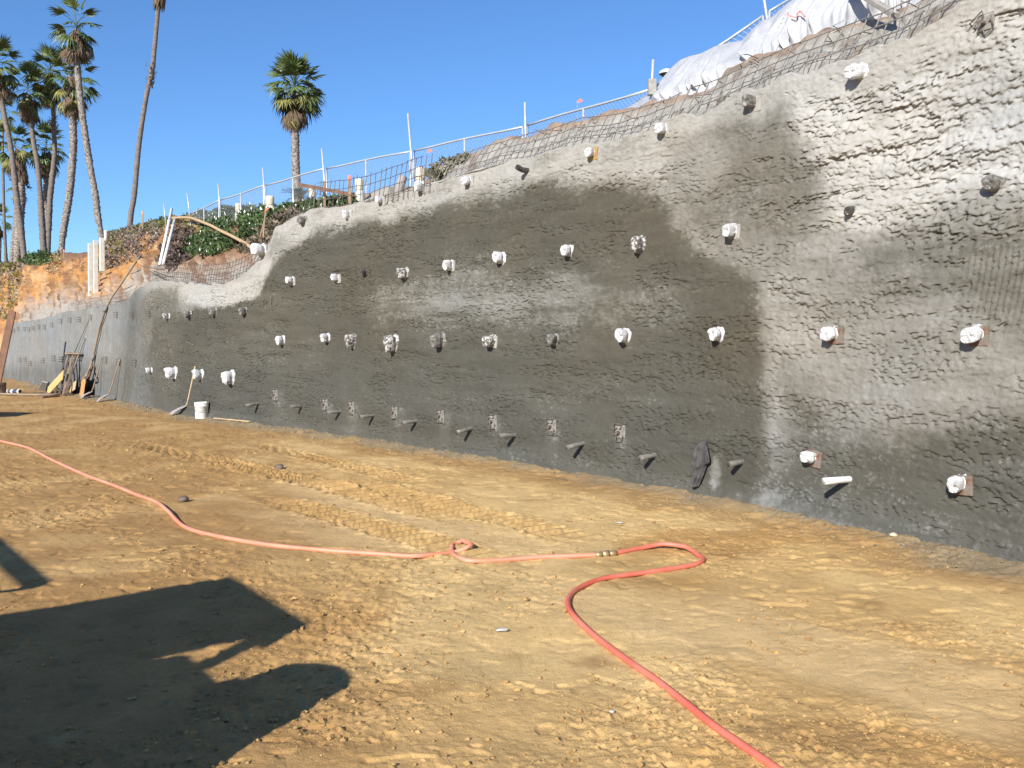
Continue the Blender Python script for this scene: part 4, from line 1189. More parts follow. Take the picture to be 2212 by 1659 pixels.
def smooth_path(pts, n=8):
    out = []
    P_ = [Vector(p) for p in pts]
    for i in range(len(P_) - 1):
        p0 = P_[max(i - 1, 0)]; p1 = P_[i]; p2 = P_[i + 1]; p3 = P_[min(i + 2, len(P_) - 1)]
        for k in range(n):
            t = k / n
            out.append(0.5 * ((2 * p1) + (p2 - p0) * t + (2 * p0 - 5 * p1 + 4 * p2 - p3) * t * t + (3 * p1 - p0 - 3 * p2 + p3) * t ** 3))
    out.append(P_[-1]); return out

# tan hose arching from the crest down to the wrapped anchor
hp = [(372, 471, 2.0), (392, 470, 1.9), (412, 471, 1.7), (432, 478, 1.5), (455, 487, 1.3), (480, 500, 1.1), (505, 512, 0.9), (530, 526, 0.6), (548, 538, 0.3), (562, 545, -0.05)]
pts = [wall_pt(a, b_, c) for a, b_, c in hp]
tag(MB().tube(smooth_path(pts), 0.042, 8).build("tan_hose", M["hose_tan"], None, True), "tan hose arching over the green plants to a wrapped anchor", "hose")
# long hose hanging down the far wall and across the ground
hz = [(304, 551, 0.9), (285, 578, 0.55), (262, 612, 0.25), (241, 642, 0.05), (228, 668, -0.06), (221, 690, -0.07), (215, 710, -0.06), (208, 740, -0.07), (201, 772, -0.08), (194, 795, -0.15), (184, 815, -0.35)]
pts = [wall_pt(a, b_, c) for a, b_, c in hz] + [on_ground(170, 841, 0.25), on_ground(152, 850, 0.06), on_ground(125, 855, 0.05), (on_ground(80, 856, 0.05)), on_ground(30, 855, 0.05), on_ground(-60, 853, 0.05)]
e = empty("hanging_hose", pts[10]); tag(e, "long brown hose hanging down the far wall and trailing over the ground", "hose")
sp_ = [p - pts[10] for p in smooth_path(pts)]
MB().tube(sp_, 0.034, 8).build("hose", M["hose_brown"], e, True)
for j in (4, 8):
    c = pts[j] - pts[10]; d_ = (pts[j + 1] - pts[j]).normalized()
    MB().tube([c - d_ * 0.10, c + d_ * 0.10], 0.055, 10).build("coupling", M["rebar_pale"], e, True)

# ------------------------------------------------------------------ the red hose on the ground
H1 = [(-60, 938), (0, 953), (60, 968), (110, 995), (180, 1027), (250, 1052), (300, 1072), (340, 1087), (365, 1110), (395, 1135), (440, 1154), (520, 1173), (600, 1186), (700, 1194), (813, 1200), (894, 1203.5),
      (943.6, 1199), (982.7, 1193.5), (1008.8, 1193), (1019, 1189), (1009, 1181.8), (991, 1177.2), (978, 1181), (976.5, 1190), (982.7, 1200.5), (997, 1209.5), (1022, 1213.4), (1090, 1210.5), (1172, 1205.6), (1253, 1203.6), (1308, 1202)]
H2 = [(1308, 1202), (1335, 1199), (1384, 1189), (1432, 1186), (1481, 1191.5), (1509, 1202.5), (1519, 1212), (1504, 1222.5), (1449, 1232), (1367, 1243.5), (1302, 1255), (1253, 1274), (1229, 1296), (1229, 1320), (1247, 1346), (1286, 1379), (1351, 1424.5), (1416, 1470), (1481, 1525), (1534, 1571), (1600, 1618), (1680, 1672), (1800, 1755), (1900, 1850)]
def hose_pts(H, lifts):
    out = []
    for i, (a, b_) in enumerate(H):
        out.append(on_ground(a, b_, 0.018 + lifts.get(i, 0.0)))
    sp = smooth_path(out, 10)
    zg = np.array([gz(p.x, p.y) for p in sp]); lf = np.array([p.z for p in sp]) - zg
    kk = np.hanning(31); kk /= kk.sum()
    zs = np.convolve(np.pad(zg, 15, mode='edge'), kk, 'valid')
    lft = np.interp(np.arange(len(sp)) / 10.0, np.arange(len(H)), [lifts.get(i, 0.0) for i in range(len(H))])
    for p, z1, z2, l2 in zip(sp, zs, zg, lft): p.z = max(z1 + 0.015, z2 - 0.004) + l2
    return sp
p1 = hose_pts(H1, {18: 0.015, 19: 0.035, 20: 0.04, 21: 0.03, 22: 0.01, 8: 0.02})
p2 = hose_pts(H2, {4: 0.03, 3: 0.03})
e = empty("red_hose", p1[150]); tag(e, "dusty red hose snaking across the sand with one small loop", "hose")
o0 = p1[150]
MB().tube([p - o0 for p in p1], 0.0195, 10).build("hose_length", M["hose_red"], e, True)
MB().tube([p - o0 for p in p2], 0.0195, 10).build("hose_length", M["hose_red2"], e, True)["label"] = "brighter red hose length beyond the coupling"
c = p2[0] - o0; d_ = (p2[3] - p2[0]).normalized()
cp = MB()
cp.tube([c - d_ * 0.09, c - d_ * 0.03], 0.025, 10).tube([c - d_ * 0.03, c + d_ * 0.03], 0.033, 8).tube([c + d_ * 0.03, c + d_ * 0.10], 0.025, 10)
cp.build("coupling", M["brass"], e, True)

# ------------------------------------------------------------------ buckets, shovels and the pile of boards at the wall foot
def bucket(px, py, hh, rad, mat, label, tiltmark=True):
    B_ = on_ground(px, py)
    e = empty("bucket", B_); tag(e, label, "bucket")
    r = rad
    MB().lathe([(0, 0.0), (r * 0.88, 0.0), (r * 0.90, 0.01), (r * 0.97, hh * 0.76), (r * 1.03, hh * 0.77), (r * 1.03, hh * 0.80), (r * 0.985, hh * 0.81), (r * 0.99, hh * 0.86), (r * 1.04, hh * 0.87), (r * 1.04, hh * 0.90), (r, hh * 0.91), (r * 1.01, hh * 0.97), (r * 1.05, hh * 0.975), (r * 1.05, hh), (r * 0.97, hh), (r * 0.86, 0.03), (0, 0.03)], 30).build("pail", M[mat], e, True)
    arcp = [(r * 1.07 * math.cos(a), -r * 1.07 * math.sin(a) * 0.35 - r * 0.8 * math.sin(a), hh * 0.82 - 0.14 * math.sin(a)) for a in np.linspace(0, math.pi, 13)]
    MB().tube(arcp, 0.004, 5).build("wire_handle", M["rebar"], e)
    return e
bucket(436, 908, 0.375, 0.155, "bucket", "white plastic bucket standing at the wall foot right of the shovel")
bucket(3, 850, 0.37, 0.16, "bucket_dark", "dark bucket at the far left edge beside a white tube")
# white tube with dark band
A_ = on_ground(18, 850, 0.08); B_ = on_ground(43, 851, 0.08)
e = empty("white_tube", A_); tag(e, "white tube with a dark band lying beside the dark bucket", "tube")
d_ = B_ - A_
MB().tube([(0, 0, 0), d_], 0.075, 14).build("tube", M["pvc"], e, True)
MB().tube([d_ * 0.1, d_ * 0.32], 0.078, 14).build("dark_band", M["machine_grey"], e, True)
MB().tube([d_ * 0.995, d_ * 1.01], 0.06, 14).build("tube_mouth", M["hole"], e)

def shovel(top, kink, foot, label, hmat, bw=0.24, bl=0.27):
    A_ = wall_pt(*top); nx, ny = back_n(A_.x); f_ = Vector((-nx, -ny, 0)); A_ = A_ + f_ * 0.04
    F_ = on_ground(*foot, 0.01) + f_ * 0.28; F_.z = gz(F_.x, F_.y) + 0.01
    K_ = F_.lerp(A_, 0.22); K_ = depth_pt(kink[0], kink[1], K_.y)
    e = empty("shovel", F_); tag(e, label, "shovel", "shovels leaning on the wall")
    up = (K_ - F_).normalized()
    MB().tube([K_ - F_ - up * 0.05, (K_ - F_).lerp(A_ - F_, 0.08), A_ - F_], [0.016, 0.019, 0.017], 8).build("handle", M[hmat], e, True)
    right = Vector((0, 0, 1)).cross(f_).normalized()
    vs_, fs_ = [], []
    nU, nV = 7, 6
    neck = K_ - F_
    for j in range(nV):
        t = j / (nV - 1)
        for i in range(nU):
            u = -1 + 2 * i / (nU - 1)
            c = neck * (1 - t) * 0.95 + f_ * 0.05 * math.sin(t * 3.0)
            w_ = bw / 2 * (0.9 + 0.1 * t)
            vs_.append(c + right * u * w_ - right * 0.02 * t + f_ * (0.035 * u * u * (1 - 0.3 * t)) + Vector((0, 0, -0.012 * (1 - u * u) * t)))
    for j in range(nV - 1):
        for i in range(nU - 1):
            fs_.append((j * nU + i, j * nU + i + 1, (j + 1) * nU + i + 1, (j + 1) * nU + i))
    bl_ = link("blade", poly_mesh("blade", vs_, fs_), M["steel_dull"], e, True)
    s2 = bl_.modifiers.new("thickness", 'SOLIDIFY'); s2.thickness = 0.006
    MB().tube([neck * 0.55 + f_ * 0.02, neck * 1.05], [0.022, 0.018], 8).build("socket", M["steel_dull"], e, True)
shovel((425.5, 791), (404, 876), (396, 898), "square shovel leaning on the wall left of the white bucket", "wood_pale")
shovel((262.5, 775), (236, 851), (234, 868), "middle shovel leaning on the wall, right of the board pile", "wood")
shovel((223, 772), (199, 846), (198, 862), "left shovel leaning on the wall, nearest the board pile", "wood")

# pile of boards (each one its own thing)
def board(a, b_, w_, t_, mat, label, sba=0.0, sbb=-0.5, nm="board", a_ground=False):
    A_ = wall_pt(a[0], a[1], sba)
    B_ = on_ground(*b_, 0.02)
    d_ = (A_ - B_).normalized()
    nx, ny = back_n(A_.x); f_ = Vector((-nx, -ny, 0.2)).normalized()
    ob = MB().beam(B_, A_, w_, t_, f_).build(nm, M[mat], None, bevel=0.004)
    tag(ob, label, "board", "boards and forms leaning at the far wall")
board((144, 763), (118, 853), 0.09, 0.05, "wood_dark", "dark board, leftmost upright of the pile leaning on the far wall", -0.05)
board((151, 763), (128, 855), 0.12, 0.06, "wood_dark", "dark board, second upright of the pile leaning on the far wall", -0.05)
board((158, 764), (136, 856), 0.10, 0.05, "wood", "paler board, third upright of the pile leaning on the far wall", -0.08)
board((165, 764), (142, 856), 0.14, 0.06, "wood_dark", "dark board, rightmost upright of the pile leaning on the far wall", -0.1)
board((146, 762), (172, 763), 0.09, 0.05, "wood", "short brown crosspiece across the top of the upright boards", -0.12)  if False else None
A_ = wall_pt(143, 763, -0.12); B_ = wall_pt(173, 764, -0.12)
tag(MB().beam(A_, B_, 0.10, 0.05).build("board", M["wood"], None), "short brown crosspiece lying across the tops of the upright boards", "board")
tag(MB().tube([on_ground(140, 853, 0.02), wall_pt(183, 731, -0.04)], 0.024, 8).build("long_handle", M["rebar_pale"], None, True), "long pale pole leaning through the board pile to the wall", "pole")
tag(MB().tube([wall_pt(160, 764, -0.12), wall_pt(191, 692, -0.03)], 0.012, 5).build("thin_rod", M["rebar"], None, True), "thin dark rod leaning from the boards up to a nail head", "rod")
board((136, 810), (103, 848), 0.34, 0.03, "ply", "wide yellow plywood board leaning left of the dark boards", -0.55)
board((163, 832), (146, 850), 0.30, 0.025, "wood_pale", "short pale board behind the hose at the pile's right", -0.35)
board((183, 832), (172, 856), 0.75, 0.02, "ply_orange", "square orange plywood sheet at the right of the pile", -0.35)
board((200, 790), (180, 858), 0.10, 0.05, "wood_brown", "brown lath with orange paint right of the orange plywood", -0.1)
A_ = on_ground(70, 853, 0.04); B_ = on_ground(112, 853, 0.04)
tag(MB().beam(A_, B_, 0.12, 0.05).build("board", M["wood_dark"], None), "dark board lying flat on the ground before the yellow plywood", "board")
A_ = on_ground(92, 860, 0.03); B_ = on_ground(128, 857, 0.03)
tag(MB().tube([A_, B_], 0.03, 6).build("board", M["wood_dark"], None), "brown pole lying on the sand below the hose", "pole")
# slatted rack
e = empty("slatted_rack", on_ground(92, 845)); tag(e, "small grey slatted rack leaning left of the yellow plywood", "rack")
O = on_ground(92, 845)
T1, T2 = wall_pt(92, 824, -0.5), wall_pt(107, 827, -0.5)
G1, G2 = on_ground(84, 843, 0.03), on_ground(100, 847, 0.03)
MB().beam(T1 - O, T2 - O, 0.04, 0.04).build("rail", M["plate_grey"], e)
for t in np.linspace(0.04, 0.96, 6):
    MB().beam(G1.lerp(G2, t) - O, T1.lerp(T2, t) - O, 0.045, 0.02).build("slat", M["plate_grey"], e)
# rough brown plank at the very left edge
A_ = depth_pt(27, 672, 30.0); B_ = depth_pt(-8, 838, 30.0)
pl = MB().beam(B_, A_, 0.24, 0.06, (0, -1, 0)).build("plank", M["wood_brown"], None, bevel=0.006)
tag(pl, "tall rough brown plank leaning at the far left edge", "plank")
# long thin strip of wood on the ground at the wall foot
for (a, b_, lab) in (((463, 911), (540, 919), "thin pale lath lying along the wall foot right of the bucket"), ((750, 941), (806, 949), "short pale lath lying along the wall foot below the third pipe")):
    A_ = on_ground(*a, 0.03); B_ = on_ground(*b_, 0.03)
    tag(MB().beam(A_, B_, 0.05, 0.02).build("lath", M["wood_pale"], None), lab, "lath")

# ------------------------------------------------------------------ small litter and stones
def stone(seed, r, squash=0.6):
    bm = bmesh.new(); bmesh.ops.create_icosphere(bm, subdivisions=2, radius=r)
    for v in bm.verts:
        k = 1 + 0.35 * mnoise.noise(v.co / r * 0.9 + Vector((seed, seed * 2, 0)))
        v.co = Vector((v.co.x * k * 1.3, v.co.y * k, v.co.z * k * squash))
    me = bpy.data.meshes.new("stone"); bm.to_mesh(me); bm.free(); return me
def place(nm, me, mat, px, py, lift, label, cat, rot=0.0):
    o_ = link(nm, me, mat, None, True); o_.location = on_ground(px, py, lift); o_.rotation_euler = (0, 0, rot)
    tag(o_, label, cat); return o_
place("pebble", stone(3.3, 0.032), M["pebble"], 1930, 1173, 0.014, "smooth pale pebble near the wall foot at the right", "pebble", 0.4)
place("plastic_scrap", crumple(17, 0.085, 0.035, 0.025), M["bottle"], 1084, 1363, 0.005, "crushed clear plastic bottle lying in the middle of the sand", "litter", 0.2)
place("plastic_scrap", crumple(23, 0.10, 0.05, 0.02), M["bottle"], 1340, 1131, 0.005, "pale scrap of paper lying beyond the hose bend", "litter", 0.3)
place("plastic_scrap", crumple(29, 0.028, 0.018, 0.014), M["bottle"], 1322, 1535, 0.004, "tiny white scrap on the near sand left of the hose", "litter", 0.1)
place("clod", stone(8.1, 0.055, 0.9), M["wood_dark"], 603, 1012, 0.03, "dark clod alone on the sand beyond the machine tracks", "clod")
place("clod", stone(9.4, 0.05, 0.8), M["wood_dark"], 395, 1083, 0.03, "dark clod on the sand just right of the red hose", "clod")
place("white_chip", stone(2.2, 0.022), M["pvc"], 912, 967, 0.012, "white chip at the wall foot below the bare plates", "litter")

# crumbs of earth all over the graded ground
nC = 17000
tyy = rng.uniform(0, 1, nC); cy_ = 905 + (1700 - 905) * tyy ** 1.0; cx_ = rng.uniform(-80, 2290, nC)
cp_ = ground_pt(cx_, cy_)
# rebound of sprayed concrete heaped along the wall foot
xr = x_of_arc(rng.uniform(float(arc(5.5)), float(arc(-14.0)), 5000)); qr = -np.abs(rng.normal(0.0, 0.28, 5000)) - 0.02
nbx, nby = back_n(xr)
cp_ = np.concatenate([cp_, np.stack([xr + nbx * qr, g(xr) + nby * qr, 0 * xr], -1)])
nC = len(cp_)
keep = (fbm(cp_[:, 0] / 0.9, cp_[:, 1] / 0.9, 213, 3) > 0.34 + 0.26 * rng.random(nC)) & (wall_q(cp_[:, 0], cp_[:, 1]) < -0.01)
cp_ = cp_[keep]; hz_ = ground_h(cp_[:, 0], cp_[:, 1])
oct_v = np.array([(1, 0, 0), (0, 1, 0), (-1, 0, 0), (0, -1, 0), (0, 0, 1), (0.7, 0.7, 0.6), (-0.7, 0.6, 0.55), (0, 0, -0.4)])
oct_f = [(0, 5, 4), (5, 1, 4), (1, 6, 4), (6, 2, 4), (2, 3, 4), (3, 0, 4), (0, 1, 5), (1, 2, 6), (1, 0, 7), (2, 1, 7), (3, 2, 7), (0, 3, 7)]
nk = len(cp_)
rad_ = (0.0025 + 0.016 * rng.random(nk) ** 9 + 0.0005 * cp_[:, 1])[:, None, None]
qv = oct_v[None] * rad_ * (np.array([1.2, 0.9, 0.75]) * rng.uniform(0.7, 1.3, (nk, 3)))[:, None]
an = rng.uniform(0, 6.28, nk); ca, sa = np.cos(an)[:, None], np.sin(an)[:, None]
VV = np.stack([cp_[:, 0:1] + qv[..., 0] * ca - qv[..., 1] * sa, cp_[:, 1:2] + qv[..., 0] * sa + qv[..., 1] * ca, hz_[:, None] + qv[..., 2] + rad_[..., 0] * 0.15], -1)
V_ = VV.reshape(-1, 3); F_ = (np.array(oct_f)[None] + (np.arange(nk) * len(oct_v))[:, None, None]).reshape(-1, 3)
tq = np.repeat(rng.random(nk), len(oct_v))[:, None]
C_ = np.array([0.34, 0.21, 0.085]) + tq * np.array([0.18, 0.13, 0.055])
nearw = sstep(-0.75, -0.2, wall_q(cp_[:, 0], cp_[:, 1]))
C_ = C_ * (1 - np.repeat(nearw, len(oct_v))[:, None] * 0.85) + np.array([0.20, 0.19, 0.165]) * (np.repeat(nearw, len(oct_v))[:, None] * 0.85)
cr = link("earth_crumbs", poly_mesh("earth_crumbs", V_, F_, {"col": np.array(C_)}), M["sand"])
tag(cr, "small crumbs of sandy earth scattered over the ground", "crumbs", kind="stuff")

# ------------------------------------------------------------------ ground cover on the bluff
FX, FY = to_px(face)
def cover(name, poly, count, cols, size, lift, label, cat, flowers=0, seed=1):
    sd = poly_sd(FX, FY, poly)
    rr = np.random.default_rng(seed)
    idx = np.argwhere(sd < 4)
    if len(idx) == 0: return
    # weight by area on the slope so that leaves spread evenly
    pick = idx[rr.integers(0, len(idx), count)]
    i = np.clip(pick[:, 0], 1, face.shape[0] - 2); j = np.clip(pick[:, 1], 1, face.shape[1] - 2)
    fu_ = rr.random(count)[:, None]; fv_ = rr.random(count)[:, None]
    c = face[i, j] + (face[i + 1, j] - face[i, j]) * fu_ + (face[i, j + 1] - face[i, j]) * fv_
    clump = fbm(c[:, 0] / 0.35 + c[:, 2], c[:, 2] / 0.3 + c[:, 1] / 0.4, 401 + seed, 3)
    okm = rr.random(count) < sstep(0.30, 0.48, clump)
    c = c[okm]; clump = clump[okm]; n = len(c)
    nx, ny = back_n(np.clip(c[:, 0], -58, 8))
    outv = np.stack([-nx * 0.8, -ny * 0.8, np.full(n, 0.6)], -1)
    hgt = (lift * (0.2 + rr.random(n)) * (0.3 + 1.4 * sstep(0.35, 0.7, clump)))[:, None]
    c = c + outv * hgt
    d1 = rr.normal(size=(n, 3)); d1 += outv * 0.7; d1 /= np.linalg.norm(d1, axis=1, keepdims=True)
    d2 = np.cross(d1, rr.normal(size=(n, 3))); d2 /= np.linalg.norm(d2, axis=1, keepdims=True)
    s = size * (0.5 + rr.random(n))[:, None]
    V = np.stack([c - d2 * s * 0.28, c + d1 * s * 0.5 - d2 * s * 0.05, c + d1 * s, c + d1 * s * 0.5 + d2 * s * 0.5], 1).reshape(-1, 3)
    F = np.arange(4 * n).reshape(-1, 4)
    cc = np.array(cols)[rr.integers(0, len(cols), n)] * (0.75 + 0.5 * rr.random(n))[:, None]
    C = np.repeat(cc, 4, 0)
    if flowers:
        k = rr.integers(0, n, flowers); C.reshape(n, 4, 3)[k] = np.array((0.85, 0.85, 0.80))
        Vf = V.reshape(n, 4, 3); Vf[k] += outv[k][:, None] * 0.05
        # face the flowers outward
        for kk in k:
            o_ = Vf[kk].mean(0); rt = np.array([-outv[kk][1], outv[kk][0], 0]); rt /= np.linalg.norm(rt); up_ = np.array([0, 0, 1.0]); q = 0.045
            Vf[kk] = [o_ - rt * q, o_ - up_ * q, o_ + rt * q, o_ + up_ * q]
    o_ = link(name, poly_mesh(name, V, F, {"col": C}), M["leafcol"])
    tag(o_, label, cat, kind="stuff"); return o_
GRN = [(0.055, 0.095, 0.03), (0.085, 0.135, 0.045), (0.035, 0.065, 0.025), (0.11, 0.16, 0.06)]
DRY = [(0.25, 0.205, 0.16), (0.18, 0.14, 0.115), (0.31, 0.26, 0.21), (0.15, 0.11, 0.085)]
YEL = [(0.24, 0.19, 0.045), (0.18, 0.17, 0.04), (0.12, 0.13, 0.03), (0.30, 0.20, 0.05)]
cover("ground_cover", [(425, 466), (480, 455), (545, 450), (592, 452), (585, 476), (560, 495), (530, 515), (500, 535), (465, 549), (420, 553), (405, 545), (418, 520), (440, 500), (470, 490), (440, 480)], 30000, GRN, 0.085, 0.09, "dense green ground cover with white flowers below the cream bollards", "plants", 130, 1)
cover("dry_cover", [(228, 515), (250, 505), (340, 488), (348, 500), (332, 525), (310, 552), (270, 568), (240, 578), (222, 570), (232, 545)], 19000, DRY, 0.085, 0.08, "grey-purple dry ice plant hanging over the orange slope", "plants", 0, 2)
cover("ice_plant", [(228, 512), (260, 498), (300, 487), (345, 478), (375, 468), (378, 476), (345, 492), (300, 502), (260, 510), (240, 520), (232, 530)], 8000, YEL + GRN, 0.08, 0.08, "yellow-green ice plant along the crest above the dry plants", "plants", 0, 3)
cover("ice_plant", [(240, 540), (262, 530), (270, 545), (250, 556)], 500, YEL, 0.12, 0.07, "yellow tuft of ice plant in the dry plants", "plants", 0, 9)
cover("ice_plant", [(385, 478), (430, 470), (445, 492), (415, 515), (395, 525)], 1600, YEL + DRY, 0.12, 0.06, "yellowing plants left of the dense green cover", "plants", 0, 4)
cover("brush", [(372, 500), (408, 500), (408, 560), (365, 580), (352, 565)], 2600, [(0.12, 0.09, 0.08), (0.18, 0.13, 0.10), (0.08, 0.06, 0.05)], 0.14, 0.07, "dark dry brush right of the two leaning pipes", "plants", 0, 5)
cover("brush", [(500, 520), (590, 478), (640, 460), (600, 485), (590, 510), (560, 540), (520, 548)], 3200, [(0.14, 0.12, 0.08), (0.10, 0.09, 0.06), (0.20, 0.16, 0.11)], 0.11, 0.06, "thin brown brush between the green cover and the wall edge", "plants", 0, 6)
cover("ground_cover", [(590, 458), (640, 446), (700, 436), (770, 424), (770, 440), (700, 446), (640, 458), (600, 470)], 3600, GRN, 0.10, 0.09, "green plants behind the dark mesh around the stakes", "plants", 35, 7)
cover("shrub_mass", [(52, 566), (70, 552), (105, 552), (108, 566), (80, 572)], 1800, GRN, 0.22, 0.25, "low green shrub on the far left crest below the palms", "plants", 0, 8)
cover("dry_cover", [(-60, 600), (0, 580), (42, 570), (46, 600), (30, 650), (26, 700), (-60, 700)], 5200, DRY + YEL, 0.19, 0.12, "purple and yellow ice plant hanging at the far left edge", "plants", 0, 10)
cover("ice_plant", [(-40, 572), (0, 566), (30, 570), (20, 582), (-40, 600)], 1000, YEL + GRN, 0.18, 0.12, "yellow-green ice plant on the far left crest", "plants", 0, 11)
cover("brush", [(105, 560), (125, 548), (130, 560), (118, 592), (108, 585)], 700, DRY + YEL, 0.16, 0.08, "dry tuft hanging between the orange scarps", "plants", 0, 12)
cover("brush", [(210, 575), (222, 562), (226, 580), (214, 592)], 260, GRN, 0.12, 0.06, "small green sprig under the concrete posts", "plants", 0, 13)
cover("grass_tuft", [(932, 380), (950, 352), (1005, 336), (1008, 344), (975, 358), (945, 392)], 1500, [(0.16, 0.15, 0.09), (0.10, 0.11, 0.06), (0.24, 0.21, 0.15)], 0.10, 0.08, "dusty grass on the bare brow right of the last bollard", "plants", 0, 14)

# roots and twigs poking from the brow on the right
rt = MB()
for k in range(46):
    px_ = random.uniform(1040, 2000); i = int(np.argmin(np.abs(bpx - px_))); j = int(random.uniform(0.55, 0.97) * NF)
    p = Vector(face[i, min(j, NF - 1)]); nx, ny = back_n(np.clip(p.x, -58, 8)); f_ = Vector((-nx, -ny, 0))
    q1 = p + f_ * random.uniform(0.04, 0.10) + Vector((random.uniform(-.1, .1), random.uniform(-.1, .1), random.uniform(-.05, .08)))
    q2 = q1 + f_ * random.uniform(0.0, 0.06) + Vector((random.uniform(-.14, .14), random.uniform(-.1, .1), random.uniform(-.16, .04)))
    rt.tube([p - f_ * 0.05, q1, q2], [0.008, 0.006, 0.002], 4)
tag(rt.build("brow_roots", M["wood_dark"]), "thin dark roots and twigs poking out of the bare brow", "roots", kind="stuff")

# ------------------------------------------------------------------ palms
def fan_mesh(name, droop, fold, nseg=19, pet=0.85, rad=0.80, seed=0, spread=2.5):
    """fan frond along +x, petiole then pleated blade"""
    rr = random.Random(seed); V, F = [], []
    # petiole
    w = 0.022
    n = 4
    for i in range(n + 1):
        t = i / n; x = pet * t; z = -droop * 0.25 * t * t * pet
        V += [(x, -w, z), (x, w, z), (x, 0, z + w)]
    for i in range(n):
        b0 = i * 3
        for k in range(3): F.append((b0 + k, b0 + (k + 1) % 3, b0 + 3 + (k + 1) % 3, b0 + 3 + k))
    hx, hz = pet, -droop * 0.25 * pet
    for s in range(nseg):
        a = -spread / 2 + spread * s / (nseg - 1) + rr.uniform(-0.03, 0.03)
        L = rad * (1 - 0.22 * abs(2 * s / (nseg - 1) - 1) ** 2) * rr.uniform(0.85, 1.08)
        ca, sa = math.cos(a), math.sin(a); px_, py_ = -sa, ca
        zc = 0.10 * fold * abs(math.sin(a)); wv = 0.055
        b0 = len(V)
        for t, wd in ((0.05, 0.25), (0.45, 1.0), (0.75, 0.65), (1.0, 0.05)):
            r = L * t; dz = -droop * (t ** 2.2) * L * rr.uniform(0.6, 1.0) + zc * t - 0.25 * fold * abs(sa) * t * L
            for sg in (-1, 1):
                V.append((hx + ca * r + px_ * wv * wd * sg * L, sa * r + py_ * wv * wd * sg * L, hz + dz + (0.022 if (s % 2 == 0) == (sg > 0) else -0.022) * wd))
        for i in range(3): F.append((b0 + 2 * i, b0 + 2 * i + 1, b0 + 2 * i + 3, b0 + 2 * i + 2))
    return poly_mesh(name, V, F)
FR = {}
for nm, mt, dr, fo in (("g1", "frond", 0.25, 0.6), ("g2", "frond", 0.45, 1.0), ("g3", "frond", 0.7, 1.2), ("y1", "frond_y", 0.7, 1.2), ("d1", "frond_d", 0.9, 2.0), ("d2", "frond_d", 0.6, 2.6)):
    me = fan_mesh("frond_" + nm, dr, fo, seed=hash(nm) % 100 if False else len(FR) + 3, spread=2.7 if nm[0] != "d" else 1.7); me.materials.append(M[mt]); FR[nm] = me

